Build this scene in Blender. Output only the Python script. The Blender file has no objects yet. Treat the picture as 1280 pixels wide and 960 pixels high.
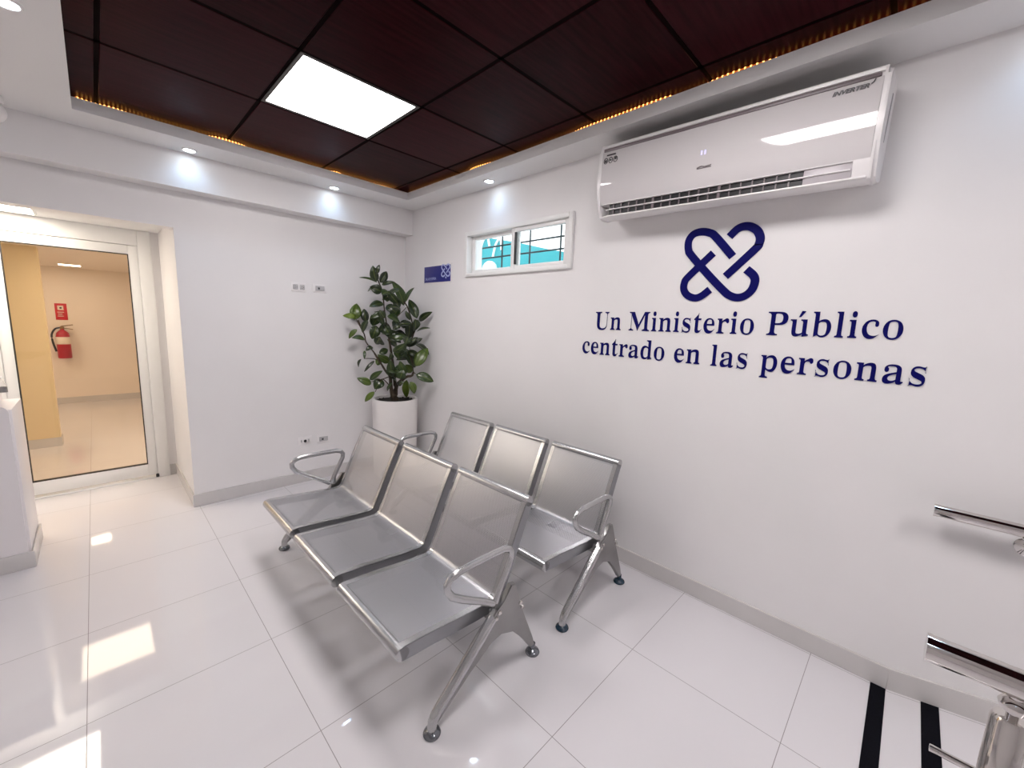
GLYPHS = {"U":[0.492,[[[0.307,-0.013,0.248,-0.013,0.186,-0.013],[0.141,0.001,0.114,0.029,0.087,0.056],[0.073,0.098,0.073,0.155,0.073,0.23],[0.073,0.304,0.073,0.379,0.073,0.4],[0.069,0.415,0.061,0.424,0.052,0.432],[0.037,0.437,0.015,0.439,0.015,0.444],[0.015,0.45,0.015,0.455,0.09,0.455],[0.165,0.455,0.24,0.455,0.24,0.45],[0.24,0.444,0.24,0.439,0.224,0.437],[0.211,0.435,0.202,0.432,0.194,0.429],[0.188,0.423,0.185,0.415,0.182,0.407],[0.181,0.395,0.181,0.379,0.181,0.299],[0.181,0.219,0.181,0.14,0.181,0.1],[0.188,0.071,0.203,0.051,0.218,0.032],[0.242,0.022,0.275,0.022,0.353,0.022],[0.392,0.068,0.392,0.159,0.392,0.232],[0.392,0.305,0.392,0.378,0.392,0.4],[0.388,0.415,0.379,0.423,0.371,0.432],[0.354,0.437,0.328,0.439,0.328,0.444],[0.328,0.45,0.328,0.455,0.377,0.455],[0.426,0.455,0.474,0.455,0.474,0.45],[0.474,0.444,0.474,0.439,0.454,0.436],[0.44,0.43,0.433,0.421,0.426,0.413],[0.422,0.398,0.422,0.378,0.422,0.313],[0.422,0.247,0.422,0.181,0.422,0.112],[0.408,0.062,0.38,0.032,0.351,0.002]]]],"n":[0.381,[[[0.072,0.0,0.018,0.0,0.018,0.005],[0.018,0.011,0.018,0.016,0.031,0.017],[0.04,0.02,0.045,0.026,0.05,0.031],[0.052,0.041,0.052,0.056,0.052,0.122],[0.052,0.187,0.052,0.253,0.052,0.267],[0.05,0.277,0.046,0.284,0.041,0.29],[0.032,0.294,0.019,0.294,0.019,0.3],[0.019,0.305,0.019,0.31,0.062,0.31],[0.105,0.31,0.148,0.31,0.148,0.296],[0.148,0.282,0.148,0.267,0.172,0.301],[0.204,0.318,0.243,0.318,0.301,0.318],[0.33,0.283,0.33,0.212,0.33,0.16],[0.33,0.108,0.33,0.056,0.33,0.042],[0.333,0.032,0.337,0.026,0.342,0.02],[0.35,0.017,0.363,0.016,0.363,0.011],[0.363,0.005,0.363,0.0,0.31,0.0],[0.256,0.0,0.202,0.0,0.202,0.005],[0.202,0.011,0.202,0.016,0.204,0.016],[0.205,0.016,0.207,0.016,0.226,0.016],[0.235,0.029,0.235,0.056,0.235,0.109],[0.235,0.163,0.235,0.217,0.235,0.235],[0.233,0.249,0.229,0.258,0.225,0.267],[0.216,0.271,0.203,0.271,0.182,0.271],[0.163,0.259,0.148,0.235,0.148,0.175],[0.148,0.116,0.148,0.056,0.148,0.042],[0.15,0.032,0.154,0.026,0.158,0.02],[0.167,0.017,0.18,0.016,0.18,0.011],[0.18,0.005,0.18,0.0,0.126,0.0]]]],"M":[0.634,[[[0.066,0.0,0.014,0.0,0.014,0.006],[0.014,0.012,0.014,0.017,0.036,0.018],[0.052,0.023,0.061,0.032,0.071,0.04],[0.075,0.056,0.075,0.079,0.075,0.18],[0.075,0.281,0.075,0.382,0.075,0.397],[0.074,0.408,0.071,0.416,0.067,0.423],[0.061,0.429,0.053,0.432,0.044,0.436],[0.031,0.438,0.015,0.439,0.015,0.444],[0.015,0.45,0.015,0.455,0.071,0.455],[0.128,0.455,0.185,0.455,0.229,0.351],[0.273,0.247,0.317,0.142,0.361,0.247],[0.405,0.351,0.449,0.455,0.505,0.455],[0.561,0.455,0.617,0.455,0.617,0.45],[0.617,0.444,0.617,0.439,0.596,0.437],[0.581,0.432,0.573,0.423,0.564,0.415],[0.56,0.4,0.56,0.378,0.56,0.281],[0.56,0.183,0.56,0.085,0.56,0.066],[0.562,0.052,0.565,0.043,0.568,0.033],[0.574,0.027,0.582,0.023,0.59,0.02],[0.601,0.018,0.617,0.017,0.617,0.012],[0.617,0.006,0.617,0.0,0.543,0.0],[0.469,0.0,0.396,0.0,0.396,0.006],[0.396,0.012,0.396,0.017,0.412,0.019],[0.424,0.021,0.433,0.025,0.441,0.028],[0.447,0.035,0.45,0.044,0.453,0.053],[0.455,0.066,0.455,0.083,0.455,0.188],[0.455,0.294,0.455,0.399,0.399,0.266],[0.344,0.133,0.288,0.0,0.282,0.0],[0.276,0.0,0.27,0.0,0.215,0.13],[0.16,0.259,0.105,0.389,0.105,0.286],[0.105,0.183,0.105,0.08,0.105,0.054],[0.11,0.038,0.12,0.03,0.129,0.021],[0.146,0.017,0.169,0.017,0.169,0.012],[0.169,0.006,0.169,0.0,0.118,0.0]]]],"i":[0.198,[[[0.115,0.362,0.101,0.362,0.086,0.362],[0.074,0.367,0.065,0.376,0.055,0.386],[0.05,0.398,0.05,0.412,0.05,0.427],[0.055,0.439,0.065,0.449,0.074,0.458],[0.086,0.463,0.101,0.463,0.115,0.463],[0.127,0.458,0.137,0.449,0.146,0.439],[0.151,0.427,0.151,0.412,0.151,0.398],[0.146,0.386,0.136,0.376,0.126,0.367]],[[0.072,0.0,0.018,0.0,0.018,0.005],[0.018,0.011,0.018,0.016,0.032,0.017],[0.041,0.02,0.045,0.026,0.05,0.031],[0.052,0.041,0.052,0.056,0.052,0.121],[0.052,0.186,0.052,0.252,0.052,0.268],[0.05,0.279,0.047,0.285,0.043,0.29],[0.034,0.293,0.02,0.293,0.02,0.299],[0.021,0.305,0.021,0.31,0.063,0.31],[0.106,0.31,0.148,0.31,0.148,0.225],[0.148,0.141,0.148,0.056,0.148,0.042],[0.15,0.032,0.154,0.026,0.158,0.02],[0.167,0.017,0.18,0.016,0.18,0.011],[0.18,0.005,0.18,0.0,0.126,0.0]]]],"s":[0.288,[[[0.183,-0.01,0.151,-0.01,0.133,-0.01],[0.112,-0.005,0.087,0.006,0.083,0.008],[0.078,0.009,0.073,0.009,0.062,0.009],[0.055,0.003,0.051,-0.009,0.046,-0.009],[0.041,-0.009,0.036,-0.009,0.036,0.029],[0.036,0.067,0.036,0.105,0.041,0.105],[0.047,0.105,0.053,0.105,0.059,0.077],[0.071,0.055,0.087,0.039,0.103,0.023],[0.121,0.015,0.14,0.015,0.157,0.015],[0.17,0.019,0.179,0.027,0.188,0.034],[0.192,0.045,0.192,0.058,0.192,0.077],[0.18,0.093,0.156,0.105,0.139,0.113],[0.123,0.121,0.107,0.13,0.084,0.141],[0.066,0.154,0.054,0.169,0.043,0.184],[0.037,0.201,0.037,0.22,0.037,0.248],[0.046,0.272,0.065,0.291,0.083,0.31],[0.109,0.319,0.141,0.319,0.148,0.319],[0.156,0.318,0.166,0.316,0.175,0.314],[0.186,0.311,0.199,0.308,0.201,0.307],[0.203,0.307,0.206,0.306,0.209,0.305],[0.211,0.305,0.213,0.305,0.221,0.305],[0.226,0.31,0.23,0.319,0.235,0.319],[0.239,0.319,0.244,0.319,0.244,0.287],[0.244,0.254,0.244,0.222,0.239,0.222],[0.233,0.222,0.228,0.222,0.221,0.246],[0.211,0.264,0.196,0.277,0.182,0.29],[0.167,0.296,0.149,0.296,0.135,0.296],[0.124,0.293,0.116,0.286,0.109,0.279],[0.105,0.27,0.105,0.259,0.105,0.248],[0.108,0.24,0.115,0.232,0.122,0.225],[0.133,0.218,0.146,0.212,0.161,0.204],[0.176,0.197,0.191,0.189,0.214,0.178],[0.231,0.166,0.241,0.151,0.252,0.137],[0.257,0.118,0.257,0.095,0.257,0.062],[0.247,0.037,0.228,0.018,0.209,-0.001]]]],"t":[0.228,[[[0.169,-0.009,0.124,-0.009,0.097,-0.009],[0.077,-0.003,0.066,0.01,0.054,0.024],[0.048,0.044,0.048,0.071,0.048,0.14],[0.048,0.21,0.048,0.279,0.039,0.279],[0.03,0.279,0.02,0.279,0.02,0.286],[0.02,0.293,0.02,0.3,0.047,0.325],[0.07,0.348,0.088,0.369,0.106,0.39],[0.12,0.408,0.129,0.424,0.134,0.424],[0.139,0.424,0.144,0.424,0.144,0.386],[0.144,0.348,0.144,0.31,0.165,0.31],[0.186,0.31,0.208,0.31,0.208,0.3],[0.208,0.289,0.208,0.279,0.186,0.279],[0.165,0.279,0.144,0.279,0.144,0.213],[0.144,0.148,0.144,0.082,0.144,0.068],[0.146,0.058,0.149,0.051,0.153,0.044],[0.159,0.04,0.168,0.04,0.184,0.04],[0.196,0.052,0.206,0.075,0.212,0.072],[0.217,0.069,0.222,0.066,0.202,0.016]]]],"e":[0.301,[[[0.208,-0.01,0.154,-0.01,0.128,-0.01],[0.105,-0.003,0.085,0.01,0.064,0.024],[0.049,0.043,0.037,0.069,0.025,0.094],[0.019,0.123,0.019,0.157,0.019,0.188],[0.026,0.216,0.038,0.24,0.05,0.265],[0.066,0.284,0.087,0.298,0.108,0.311],[0.131,0.318,0.157,0.318,0.196,0.318],[0.226,0.306,0.249,0.28,0.271,0.255],[0.283,0.219,0.283,0.173,0.283,0.171],[0.283,0.168,0.283,0.166,0.227,0.166],[0.172,0.166,0.117,0.166,0.118,0.084],[0.145,0.042,0.199,0.042,0.226,0.042],[0.249,0.057,0.27,0.086,0.275,0.081],[0.28,0.077,0.285,0.073,0.252,0.017]],[[0.116,0.196,0.116,0.192,0.145,0.192],[0.173,0.192,0.201,0.192,0.201,0.2],[0.201,0.207,0.201,0.215,0.201,0.243],[0.199,0.264,0.193,0.277,0.187,0.29],[0.177,0.297,0.161,0.297,0.131,0.297],[0.116,0.266,0.116,0.203,0.116,0.2]]]],"r":[0.287,[[[0.078,0.0,0.018,0.0,0.018,0.005],[0.018,0.011,0.018,0.016,0.032,0.017],[0.041,0.02,0.045,0.026,0.05,0.031],[0.052,0.041,0.052,0.056,0.052,0.121],[0.052,0.186,0.052,0.252,0.052,0.269],[0.05,0.28,0.046,0.285,0.042,0.29],[0.034,0.293,0.02,0.293,0.02,0.299],[0.021,0.305,0.021,0.31,0.062,0.31],[0.104,0.31,0.146,0.31,0.146,0.291],[0.146,0.271,0.146,0.252,0.157,0.273],[0.171,0.29,0.187,0.301,0.203,0.313],[0.218,0.318,0.233,0.318,0.252,0.318],[0.266,0.314,0.275,0.304,0.285,0.294],[0.289,0.282,0.289,0.266,0.289,0.253],[0.286,0.242,0.278,0.234,0.27,0.226],[0.26,0.222,0.248,0.222,0.236,0.222],[0.228,0.225,0.222,0.231,0.216,0.236],[0.212,0.243,0.207,0.25,0.202,0.257],[0.196,0.26,0.189,0.26,0.179,0.26],[0.17,0.254,0.162,0.241,0.153,0.229],[0.149,0.213,0.149,0.192,0.149,0.147],[0.149,0.101,0.149,0.056,0.149,0.041],[0.152,0.03,0.159,0.025,0.165,0.02],[0.178,0.017,0.197,0.016,0.197,0.011],[0.197,0.005,0.197,0.0,0.138,0.0]]]],"o":[0.336,[[[0.198,-0.01,0.169,-0.01,0.139,-0.01],[0.113,-0.003,0.09,0.011,0.068,0.026],[0.05,0.045,0.038,0.07,0.025,0.095],[0.019,0.123,0.019,0.154,0.019,0.186],[0.025,0.214,0.038,0.239,0.05,0.264],[0.068,0.283,0.09,0.297,0.113,0.311],[0.139,0.318,0.168,0.318,0.197,0.318],[0.223,0.311,0.245,0.298,0.268,0.284],[0.285,0.264,0.298,0.24,0.311,0.215],[0.317,0.186,0.317,0.154,0.317,0.122],[0.311,0.093,0.298,0.069,0.285,0.044],[0.268,0.025,0.245,0.011,0.223,-0.003]],[[0.15,0.011,0.169,0.011,0.187,0.011],[0.201,0.021,0.209,0.039,0.213,0.048],[0.216,0.062,0.217,0.081,0.219,0.101],[0.22,0.125,0.22,0.154,0.22,0.213],[0.216,0.252,0.208,0.271,0.199,0.289],[0.186,0.299,0.169,0.299,0.149,0.299],[0.136,0.289,0.128,0.271,0.121,0.251],[0.117,0.213,0.117,0.154,0.117,0.125],[0.118,0.101,0.12,0.082,0.121,0.062],[0.124,0.048,0.128,0.039,0.136,0.021]]]],"P":[0.418,[[[0.091,0.0,0.015,0.0,0.015,0.006],[0.015,0.012,0.015,0.017,0.039,0.018],[0.054,0.023,0.062,0.032,0.071,0.04],[0.075,0.056,0.075,0.081,0.075,0.18],[0.075,0.279,0.075,0.379,0.075,0.4],[0.07,0.415,0.062,0.424,0.054,0.432],[0.039,0.437,0.016,0.439,0.016,0.444],[0.016,0.45,0.016,0.455,0.082,0.455],[0.148,0.455,0.214,0.455,0.271,0.455],[0.312,0.45,0.336,0.44,0.359,0.43],[0.377,0.416,0.39,0.398,0.403,0.379],[0.409,0.357,0.409,0.332,0.409,0.294],[0.395,0.263,0.367,0.24,0.338,0.217],[0.297,0.206,0.242,0.206,0.222,0.206],[0.202,0.206,0.182,0.206,0.182,0.164],[0.182,0.122,0.182,0.081,0.182,0.056],[0.186,0.04,0.194,0.032,0.202,0.023],[0.218,0.018,0.242,0.017,0.242,0.012],[0.242,0.006,0.242,0.0,0.166,0.0]],[[0.182,0.286,0.182,0.23,0.188,0.23],[0.195,0.23,0.201,0.23,0.235,0.23],[0.258,0.237,0.272,0.253,0.285,0.268],[0.292,0.293,0.292,0.329,0.292,0.364],[0.286,0.39,0.275,0.406,0.264,0.423],[0.244,0.431,0.216,0.431,0.203,0.431],[0.194,0.429,0.189,0.424,0.184,0.419],[0.182,0.41,0.182,0.398,0.182,0.342]]]],"u":[0.375,[[[0.151,-0.01,0.131,-0.01,0.1,-0.01],[0.078,-0.001,0.065,0.017,0.052,0.035],[0.046,0.062,0.046,0.097,0.046,0.147],[0.046,0.197,0.046,0.248,0.046,0.263],[0.044,0.275,0.039,0.282,0.035,0.29],[0.026,0.294,0.011,0.294,0.011,0.3],[0.011,0.305,0.011,0.31,0.055,0.31],[0.098,0.31,0.142,0.31,0.142,0.231],[0.142,0.153,0.142,0.074,0.142,0.062],[0.145,0.053,0.151,0.046,0.157,0.039],[0.165,0.036,0.177,0.036,0.197,0.036],[0.214,0.046,0.228,0.066,0.228,0.126],[0.228,0.187,0.228,0.248,0.228,0.265],[0.226,0.277,0.221,0.283,0.216,0.29],[0.206,0.294,0.189,0.294,0.189,0.3],[0.189,0.305,0.189,0.31,0.234,0.31],[0.279,0.31,0.324,0.31,0.324,0.23],[0.324,0.15,0.324,0.07,0.324,0.055],[0.326,0.044,0.331,0.039,0.336,0.034],[0.346,0.03,0.36,0.03,0.36,0.024],[0.36,0.018,0.36,0.013,0.323,0.013],[0.279,0.005,0.228,-0.01,0.228,0.007],[0.228,0.024,0.228,0.04,0.217,0.025],[0.203,0.012,0.186,0.003,0.169,-0.006]]]],"b":[0.361,[[[0.046,-0.011,0.043,-0.011,0.043,0.122],[0.043,0.255,0.043,0.388,0.043,0.409],[0.041,0.423,0.037,0.428,0.032,0.434],[0.023,0.438,0.008,0.439,0.008,0.445],[0.008,0.45,0.008,0.455,0.051,0.455],[0.095,0.455,0.138,0.455,0.138,0.396],[0.138,0.338,0.138,0.279,0.16,0.305],[0.188,0.318,0.221,0.318,0.245,0.318],[0.266,0.312,0.284,0.299,0.302,0.286],[0.316,0.268,0.326,0.245,0.337,0.222],[0.342,0.196,0.342,0.166,0.342,0.132],[0.335,0.102,0.323,0.075,0.31,0.049],[0.292,0.028,0.27,0.013,0.247,-0.002],[0.221,-0.01,0.192,-0.01,0.162,-0.01],[0.133,0.003,0.105,0.028,0.088,0.015],[0.07,0.002,0.053,-0.011,0.05,-0.011]],[[0.153,0.014,0.183,0.014,0.206,0.014],[0.223,0.026,0.232,0.049,0.241,0.073],[0.245,0.11,0.245,0.16,0.245,0.201],[0.24,0.231,0.231,0.251,0.222,0.27],[0.206,0.28,0.184,0.28,0.174,0.28],[0.164,0.277,0.155,0.27,0.146,0.263],[0.141,0.253,0.138,0.242,0.138,0.184],[0.138,0.126,0.138,0.069,0.138,0.032]]]],"l":[0.199,[[[0.072,0.0,0.018,0.0,0.018,0.005],[0.018,0.011,0.018,0.016,0.032,0.017],[0.041,0.02,0.045,0.026,0.05,0.031],[0.052,0.041,0.052,0.056,0.052,0.17],[0.052,0.284,0.052,0.398,0.052,0.412],[0.051,0.423,0.047,0.429,0.043,0.435],[0.034,0.439,0.02,0.439,0.02,0.445],[0.02,0.45,0.02,0.455,0.063,0.455],[0.106,0.455,0.148,0.455,0.148,0.322],[0.148,0.189,0.148,0.056,0.148,0.042],[0.15,0.032,0.154,0.026,0.158,0.02],[0.167,0.017,0.18,0.016,0.18,0.011],[0.18,0.005,0.18,0.0,0.126,0.0]]]],"c":[0.293,[[[0.208,-0.01,0.156,-0.01,0.13,-0.01],[0.107,-0.003,0.087,0.011,0.066,0.025],[0.05,0.044,0.038,0.068,0.026,0.092],[0.019,0.119,0.019,0.15,0.019,0.182],[0.026,0.211,0.04,0.237,0.054,0.262],[0.072,0.282,0.096,0.297,0.119,0.312],[0.146,0.319,0.175,0.319,0.207,0.319],[0.232,0.312,0.25,0.298,0.268,0.284],[0.277,0.267,0.277,0.245,0.277,0.233],[0.274,0.223,0.266,0.215,0.259,0.208],[0.249,0.204,0.236,0.204,0.21,0.204],[0.196,0.22,0.196,0.251,0.196,0.254],[0.196,0.258,0.197,0.261,0.197,0.265],[0.197,0.268,0.197,0.271,0.197,0.288],[0.188,0.297,0.169,0.297,0.131,0.297],[0.112,0.26,0.112,0.187,0.112,0.139],[0.12,0.102,0.137,0.076,0.154,0.051],[0.176,0.038,0.204,0.038,0.228,0.038],[0.25,0.049,0.271,0.072,0.276,0.068],[0.28,0.064,0.285,0.06,0.251,0.013]]]],"d":[0.37,[[[0.176,-0.01,0.14,-0.01,0.116,-0.01],[0.096,-0.003,0.078,0.01,0.059,0.024],[0.045,0.043,0.035,0.066,0.025,0.09],[0.019,0.117,0.019,0.147,0.019,0.182],[0.025,0.212,0.036,0.237,0.047,0.263],[0.062,0.283,0.081,0.297,0.101,0.311],[0.122,0.318,0.146,0.318,0.177,0.318],[0.203,0.306,0.223,0.28,0.223,0.32],[0.223,0.361,0.223,0.401,0.223,0.415],[0.219,0.425,0.212,0.43,0.205,0.436],[0.193,0.439,0.176,0.439,0.176,0.445],[0.176,0.45,0.176,0.455,0.224,0.455],[0.271,0.455,0.319,0.455,0.319,0.329],[0.319,0.202,0.319,0.075,0.319,0.059],[0.321,0.047,0.325,0.041,0.329,0.034],[0.338,0.03,0.353,0.028,0.353,0.022],[0.353,0.016,0.353,0.011,0.317,0.011],[0.274,0.004,0.223,-0.01,0.223,0.006],[0.223,0.023,0.223,0.039,0.204,0.006]],[[0.152,0.028,0.171,0.028,0.182,0.028],[0.192,0.033,0.202,0.041,0.212,0.05],[0.219,0.062,0.223,0.076,0.223,0.131],[0.223,0.186,0.223,0.242,0.221,0.253],[0.216,0.262,0.206,0.27,0.197,0.277],[0.186,0.281,0.174,0.281,0.153,0.281],[0.139,0.27,0.13,0.25,0.122,0.229],[0.118,0.197,0.118,0.153,0.118,0.111],[0.121,0.079,0.13,0.058,0.138,0.038]]]],"a":[0.344,[[[0.282,-0.01,0.255,-0.01,0.221,-0.01],[0.203,0.005,0.2,0.035,0.17,0.006],[0.135,-0.009,0.095,-0.009,0.072,-0.009],[0.054,-0.002,0.04,0.011,0.027,0.025],[0.02,0.042,0.02,0.063,0.02,0.093],[0.035,0.117,0.063,0.136,0.092,0.155],[0.137,0.173,0.199,0.19,0.199,0.207],[0.199,0.224,0.199,0.241,0.199,0.26],[0.195,0.274,0.187,0.282,0.179,0.291],[0.166,0.296,0.148,0.296,0.119,0.296],[0.104,0.288,0.104,0.274,0.104,0.271],[0.107,0.266,0.113,0.257,0.12,0.248],[0.123,0.239,0.123,0.231,0.123,0.219],[0.119,0.209,0.11,0.202,0.101,0.194],[0.09,0.191,0.077,0.191,0.063,0.191],[0.052,0.195,0.045,0.203,0.037,0.211],[0.033,0.223,0.033,0.236,0.033,0.252],[0.038,0.266,0.049,0.278,0.06,0.291],[0.075,0.3,0.095,0.308,0.114,0.315],[0.136,0.318,0.162,0.318,0.21,0.318],[0.244,0.31,0.263,0.292,0.283,0.275],[0.293,0.247,0.293,0.21,0.293,0.161],[0.293,0.112,0.293,0.062,0.293,0.051],[0.293,0.043,0.295,0.04,0.296,0.036],[0.299,0.034,0.304,0.034,0.309,0.034],[0.314,0.037,0.32,0.042,0.323,0.037],[0.326,0.032,0.329,0.028,0.307,0.002]],[[0.129,0.034,0.151,0.034,0.157,0.034],[0.165,0.036,0.174,0.041,0.183,0.046],[0.191,0.053,0.199,0.063,0.199,0.099],[0.199,0.134,0.199,0.169,0.145,0.157],[0.118,0.128,0.118,0.084,0.118,0.05]]]],"p":[0.371,[[[0.077,-0.139,0.017,-0.139,0.017,-0.134],[0.017,-0.129,0.017,-0.124,0.028,-0.123],[0.035,-0.121,0.04,-0.117,0.045,-0.113],[0.049,-0.108,0.05,-0.101,0.052,-0.094],[0.052,-0.082,0.052,-0.064,0.052,0.039],[0.052,0.141,0.052,0.243,0.052,0.264],[0.05,0.277,0.046,0.283,0.042,0.289],[0.033,0.293,0.019,0.295,0.019,0.3],[0.019,0.305,0.019,0.31,0.061,0.31],[0.102,0.31,0.143,0.31,0.143,0.294],[0.143,0.278,0.143,0.263,0.163,0.3],[0.192,0.319,0.23,0.319,0.254,0.319],[0.275,0.312,0.293,0.298,0.311,0.284],[0.325,0.265,0.335,0.241,0.345,0.217],[0.35,0.19,0.35,0.16,0.35,0.127],[0.345,0.098,0.334,0.072,0.324,0.046],[0.31,0.026,0.291,0.012,0.273,-0.003],[0.251,-0.01,0.227,-0.01,0.194,-0.01],[0.168,0.004,0.148,0.032,0.148,0.002],[0.148,-0.028,0.148,-0.058,0.148,-0.076],[0.149,-0.089,0.152,-0.099,0.154,-0.108],[0.16,-0.114,0.167,-0.118,0.174,-0.121],[0.184,-0.122,0.197,-0.123,0.197,-0.128],[0.197,-0.134,0.197,-0.139,0.137,-0.139]],[[0.174,0.028,0.195,0.028,0.216,0.028],[0.231,0.039,0.239,0.059,0.248,0.081],[0.253,0.112,0.253,0.154,0.253,0.195],[0.249,0.226,0.241,0.248,0.234,0.268],[0.22,0.278,0.199,0.278,0.178,0.278],[0.161,0.264,0.148,0.235,0.148,0.18],[0.148,0.124,0.148,0.069,0.158,0.042]]]]}
PLANT_LEAVES = [[[-0.496,-0.353,1.82],[-0.628,-0.33,1.858],0.025],[[-0.477,-0.3,1.832],[-0.52,-0.319,1.946],0.064],[[-0.529,-0.402,1.885],[-0.513,-0.423,1.959],0.033],[[-0.366,-0.156,1.84],[-0.3,-0.156,1.941],0.062],[[-0.377,-0.21,1.816],[-0.305,-0.285,1.849],0.035],[[-0.414,-0.28,1.748],[-0.504,-0.257,1.782],0.073],[[-0.526,-0.361,1.785],[-0.589,-0.375,1.741],0.017],[[-0.466,-0.377,1.718],[-0.382,-0.371,1.74],0.079],[[-0.325,-0.215,1.664],[-0.33,-0.174,1.75],0.07],[[-0.198,-0.298,1.637],[-0.276,-0.291,1.839],0.092],[[-0.268,-0.448,1.665],[-0.213,-0.464,1.793],0.042],[[-0.102,-0.379,1.52],[-0.14,-0.315,1.683],0.074],[[-0.061,-0.346,1.499],[-0.05,-0.514,1.574],0.053],[[-0.128,-0.412,1.394],[-0.052,-0.499,1.433],0.041],[[-0.405,-0.296,1.641],[-0.519,-0.272,1.614],0.064],[[-0.39,-0.317,1.625],[-0.347,-0.39,1.574],0.064],[[-0.574,-0.051,1.485],[-0.549,-0.05,1.622],0.084],[[-0.612,-0.164,1.515],[-0.704,-0.138,1.519],0.041],[[-0.479,-0.096,1.467],[-0.492,-0.08,1.578],0.062],[[-0.44,-0.129,1.538],[-0.413,-0.102,1.443],0.053],[[-0.529,-0.226,1.485],[-0.572,-0.212,1.384],0.051],[[-0.596,-0.153,1.398],[-0.66,-0.125,1.325],0.039],[[-0.603,-0.32,1.311],[-0.695,-0.293,1.333],0.05],[[-0.393,-0.183,1.541],[-0.455,-0.204,1.449],0.061],[[-0.424,-0.464,1.607],[-0.349,-0.49,1.603],0.07],[[-0.414,-0.378,1.529],[-0.328,-0.421,1.488],0.08],[[-0.469,-0.274,1.438],[-0.505,-0.272,1.329],0.081],[[-0.27,-0.182,1.414],[-0.373,-0.16,1.402],0.098],[[-0.199,-0.446,1.467],[-0.316,-0.417,1.459],0.051],[[-0.19,-0.367,1.482],[-0.195,-0.391,1.336],0.108],[[-0.187,-0.474,1.51],[-0.173,-0.453,1.408],0.085],[[-0.266,-0.445,1.582],[-0.23,-0.457,1.508],0.034],[[-0.255,-0.226,1.38],[-0.195,-0.308,1.358],0.053],[[-0.295,-0.525,1.35],[-0.324,-0.541,1.293],0.074],[[-0.241,-0.288,1.608],[-0.275,-0.254,1.718],0.061],[[-0.442,-0.379,1.508],[-0.485,-0.377,1.571],0.05],[[-0.389,-0.431,1.412],[-0.335,-0.466,1.447],0.042],[[-0.508,-0.417,1.344],[-0.526,-0.383,1.277],0.058],[[-0.256,-0.228,1.503],[-0.262,-0.17,1.563],0.062],[[-0.342,-0.242,1.308],[-0.246,-0.242,1.246],0.083],[[-0.415,-0.475,1.213],[-0.339,-0.543,1.274],0.062],[[-0.095,-0.295,1.274],[-0.052,-0.487,1.224],0.076],[[-0.168,-0.462,1.067],[-0.058,-0.473,1.223],0.09],[[-0.136,-0.402,1.046],[-0.198,-0.33,1.215],0.07],[[-0.185,-0.497,0.992],[-0.074,-0.593,0.939],0.076],[[-0.502,-0.265,1.242],[-0.565,-0.274,1.218],0.043],[[-0.371,-0.362,1.195],[-0.355,-0.315,1.131],0.051],[[-0.35,-0.392,1.205],[-0.34,-0.456,1.142],0.051],[[-0.624,-0.352,1.217],[-0.64,-0.383,1.154],0.021],[[-0.542,-0.111,1.119],[-0.574,-0.109,1.055],0.026],[[-0.513,-0.318,1.119],[-0.602,-0.317,1.035],0.025],[[-0.349,-0.144,1.08],[-0.397,-0.126,1.107],0.072],[[-0.561,-0.321,0.945],[-0.502,-0.407,1.027],0.046],[[-0.574,-0.373,0.914],[-0.681,-0.355,0.97],0.054],[[-0.391,-0.237,0.922],[-0.466,-0.237,0.853],0.088],[[-0.552,-0.389,0.845],[-0.623,-0.351,0.764],0.042],[[-0.392,-0.399,1.062],[-0.368,-0.354,0.97],0.067],[[-0.291,-0.502,1.008],[-0.34,-0.473,1.11],0.063],[[-0.279,-0.264,1.034],[-0.186,-0.327,1.018],0.075],[[-0.145,-0.259,0.907],[-0.151,-0.259,0.745],0.063],[[-0.241,-0.484,0.925],[-0.209,-0.512,0.825],0.059],[[-0.356,-0.498,0.96],[-0.338,-0.518,1.038],0.071],[[-0.393,-0.399,0.96],[-0.323,-0.391,0.901],0.076],[[-0.133,-0.324,0.988],[-0.171,-0.303,1.06],0.071],[[-0.371,-0.492,0.901],[-0.344,-0.535,0.939],0.033],[[-0.423,-0.384,0.839],[-0.408,-0.426,0.913],0.025],[[-0.486,-0.355,1.189],[-0.405,-0.356,1.221],0.05],[[-0.465,-0.402,1.267],[-0.515,-0.429,1.326],0.033],[[-0.208,-0.245,1.129],[-0.144,-0.274,1.174],0.053]]
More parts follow.
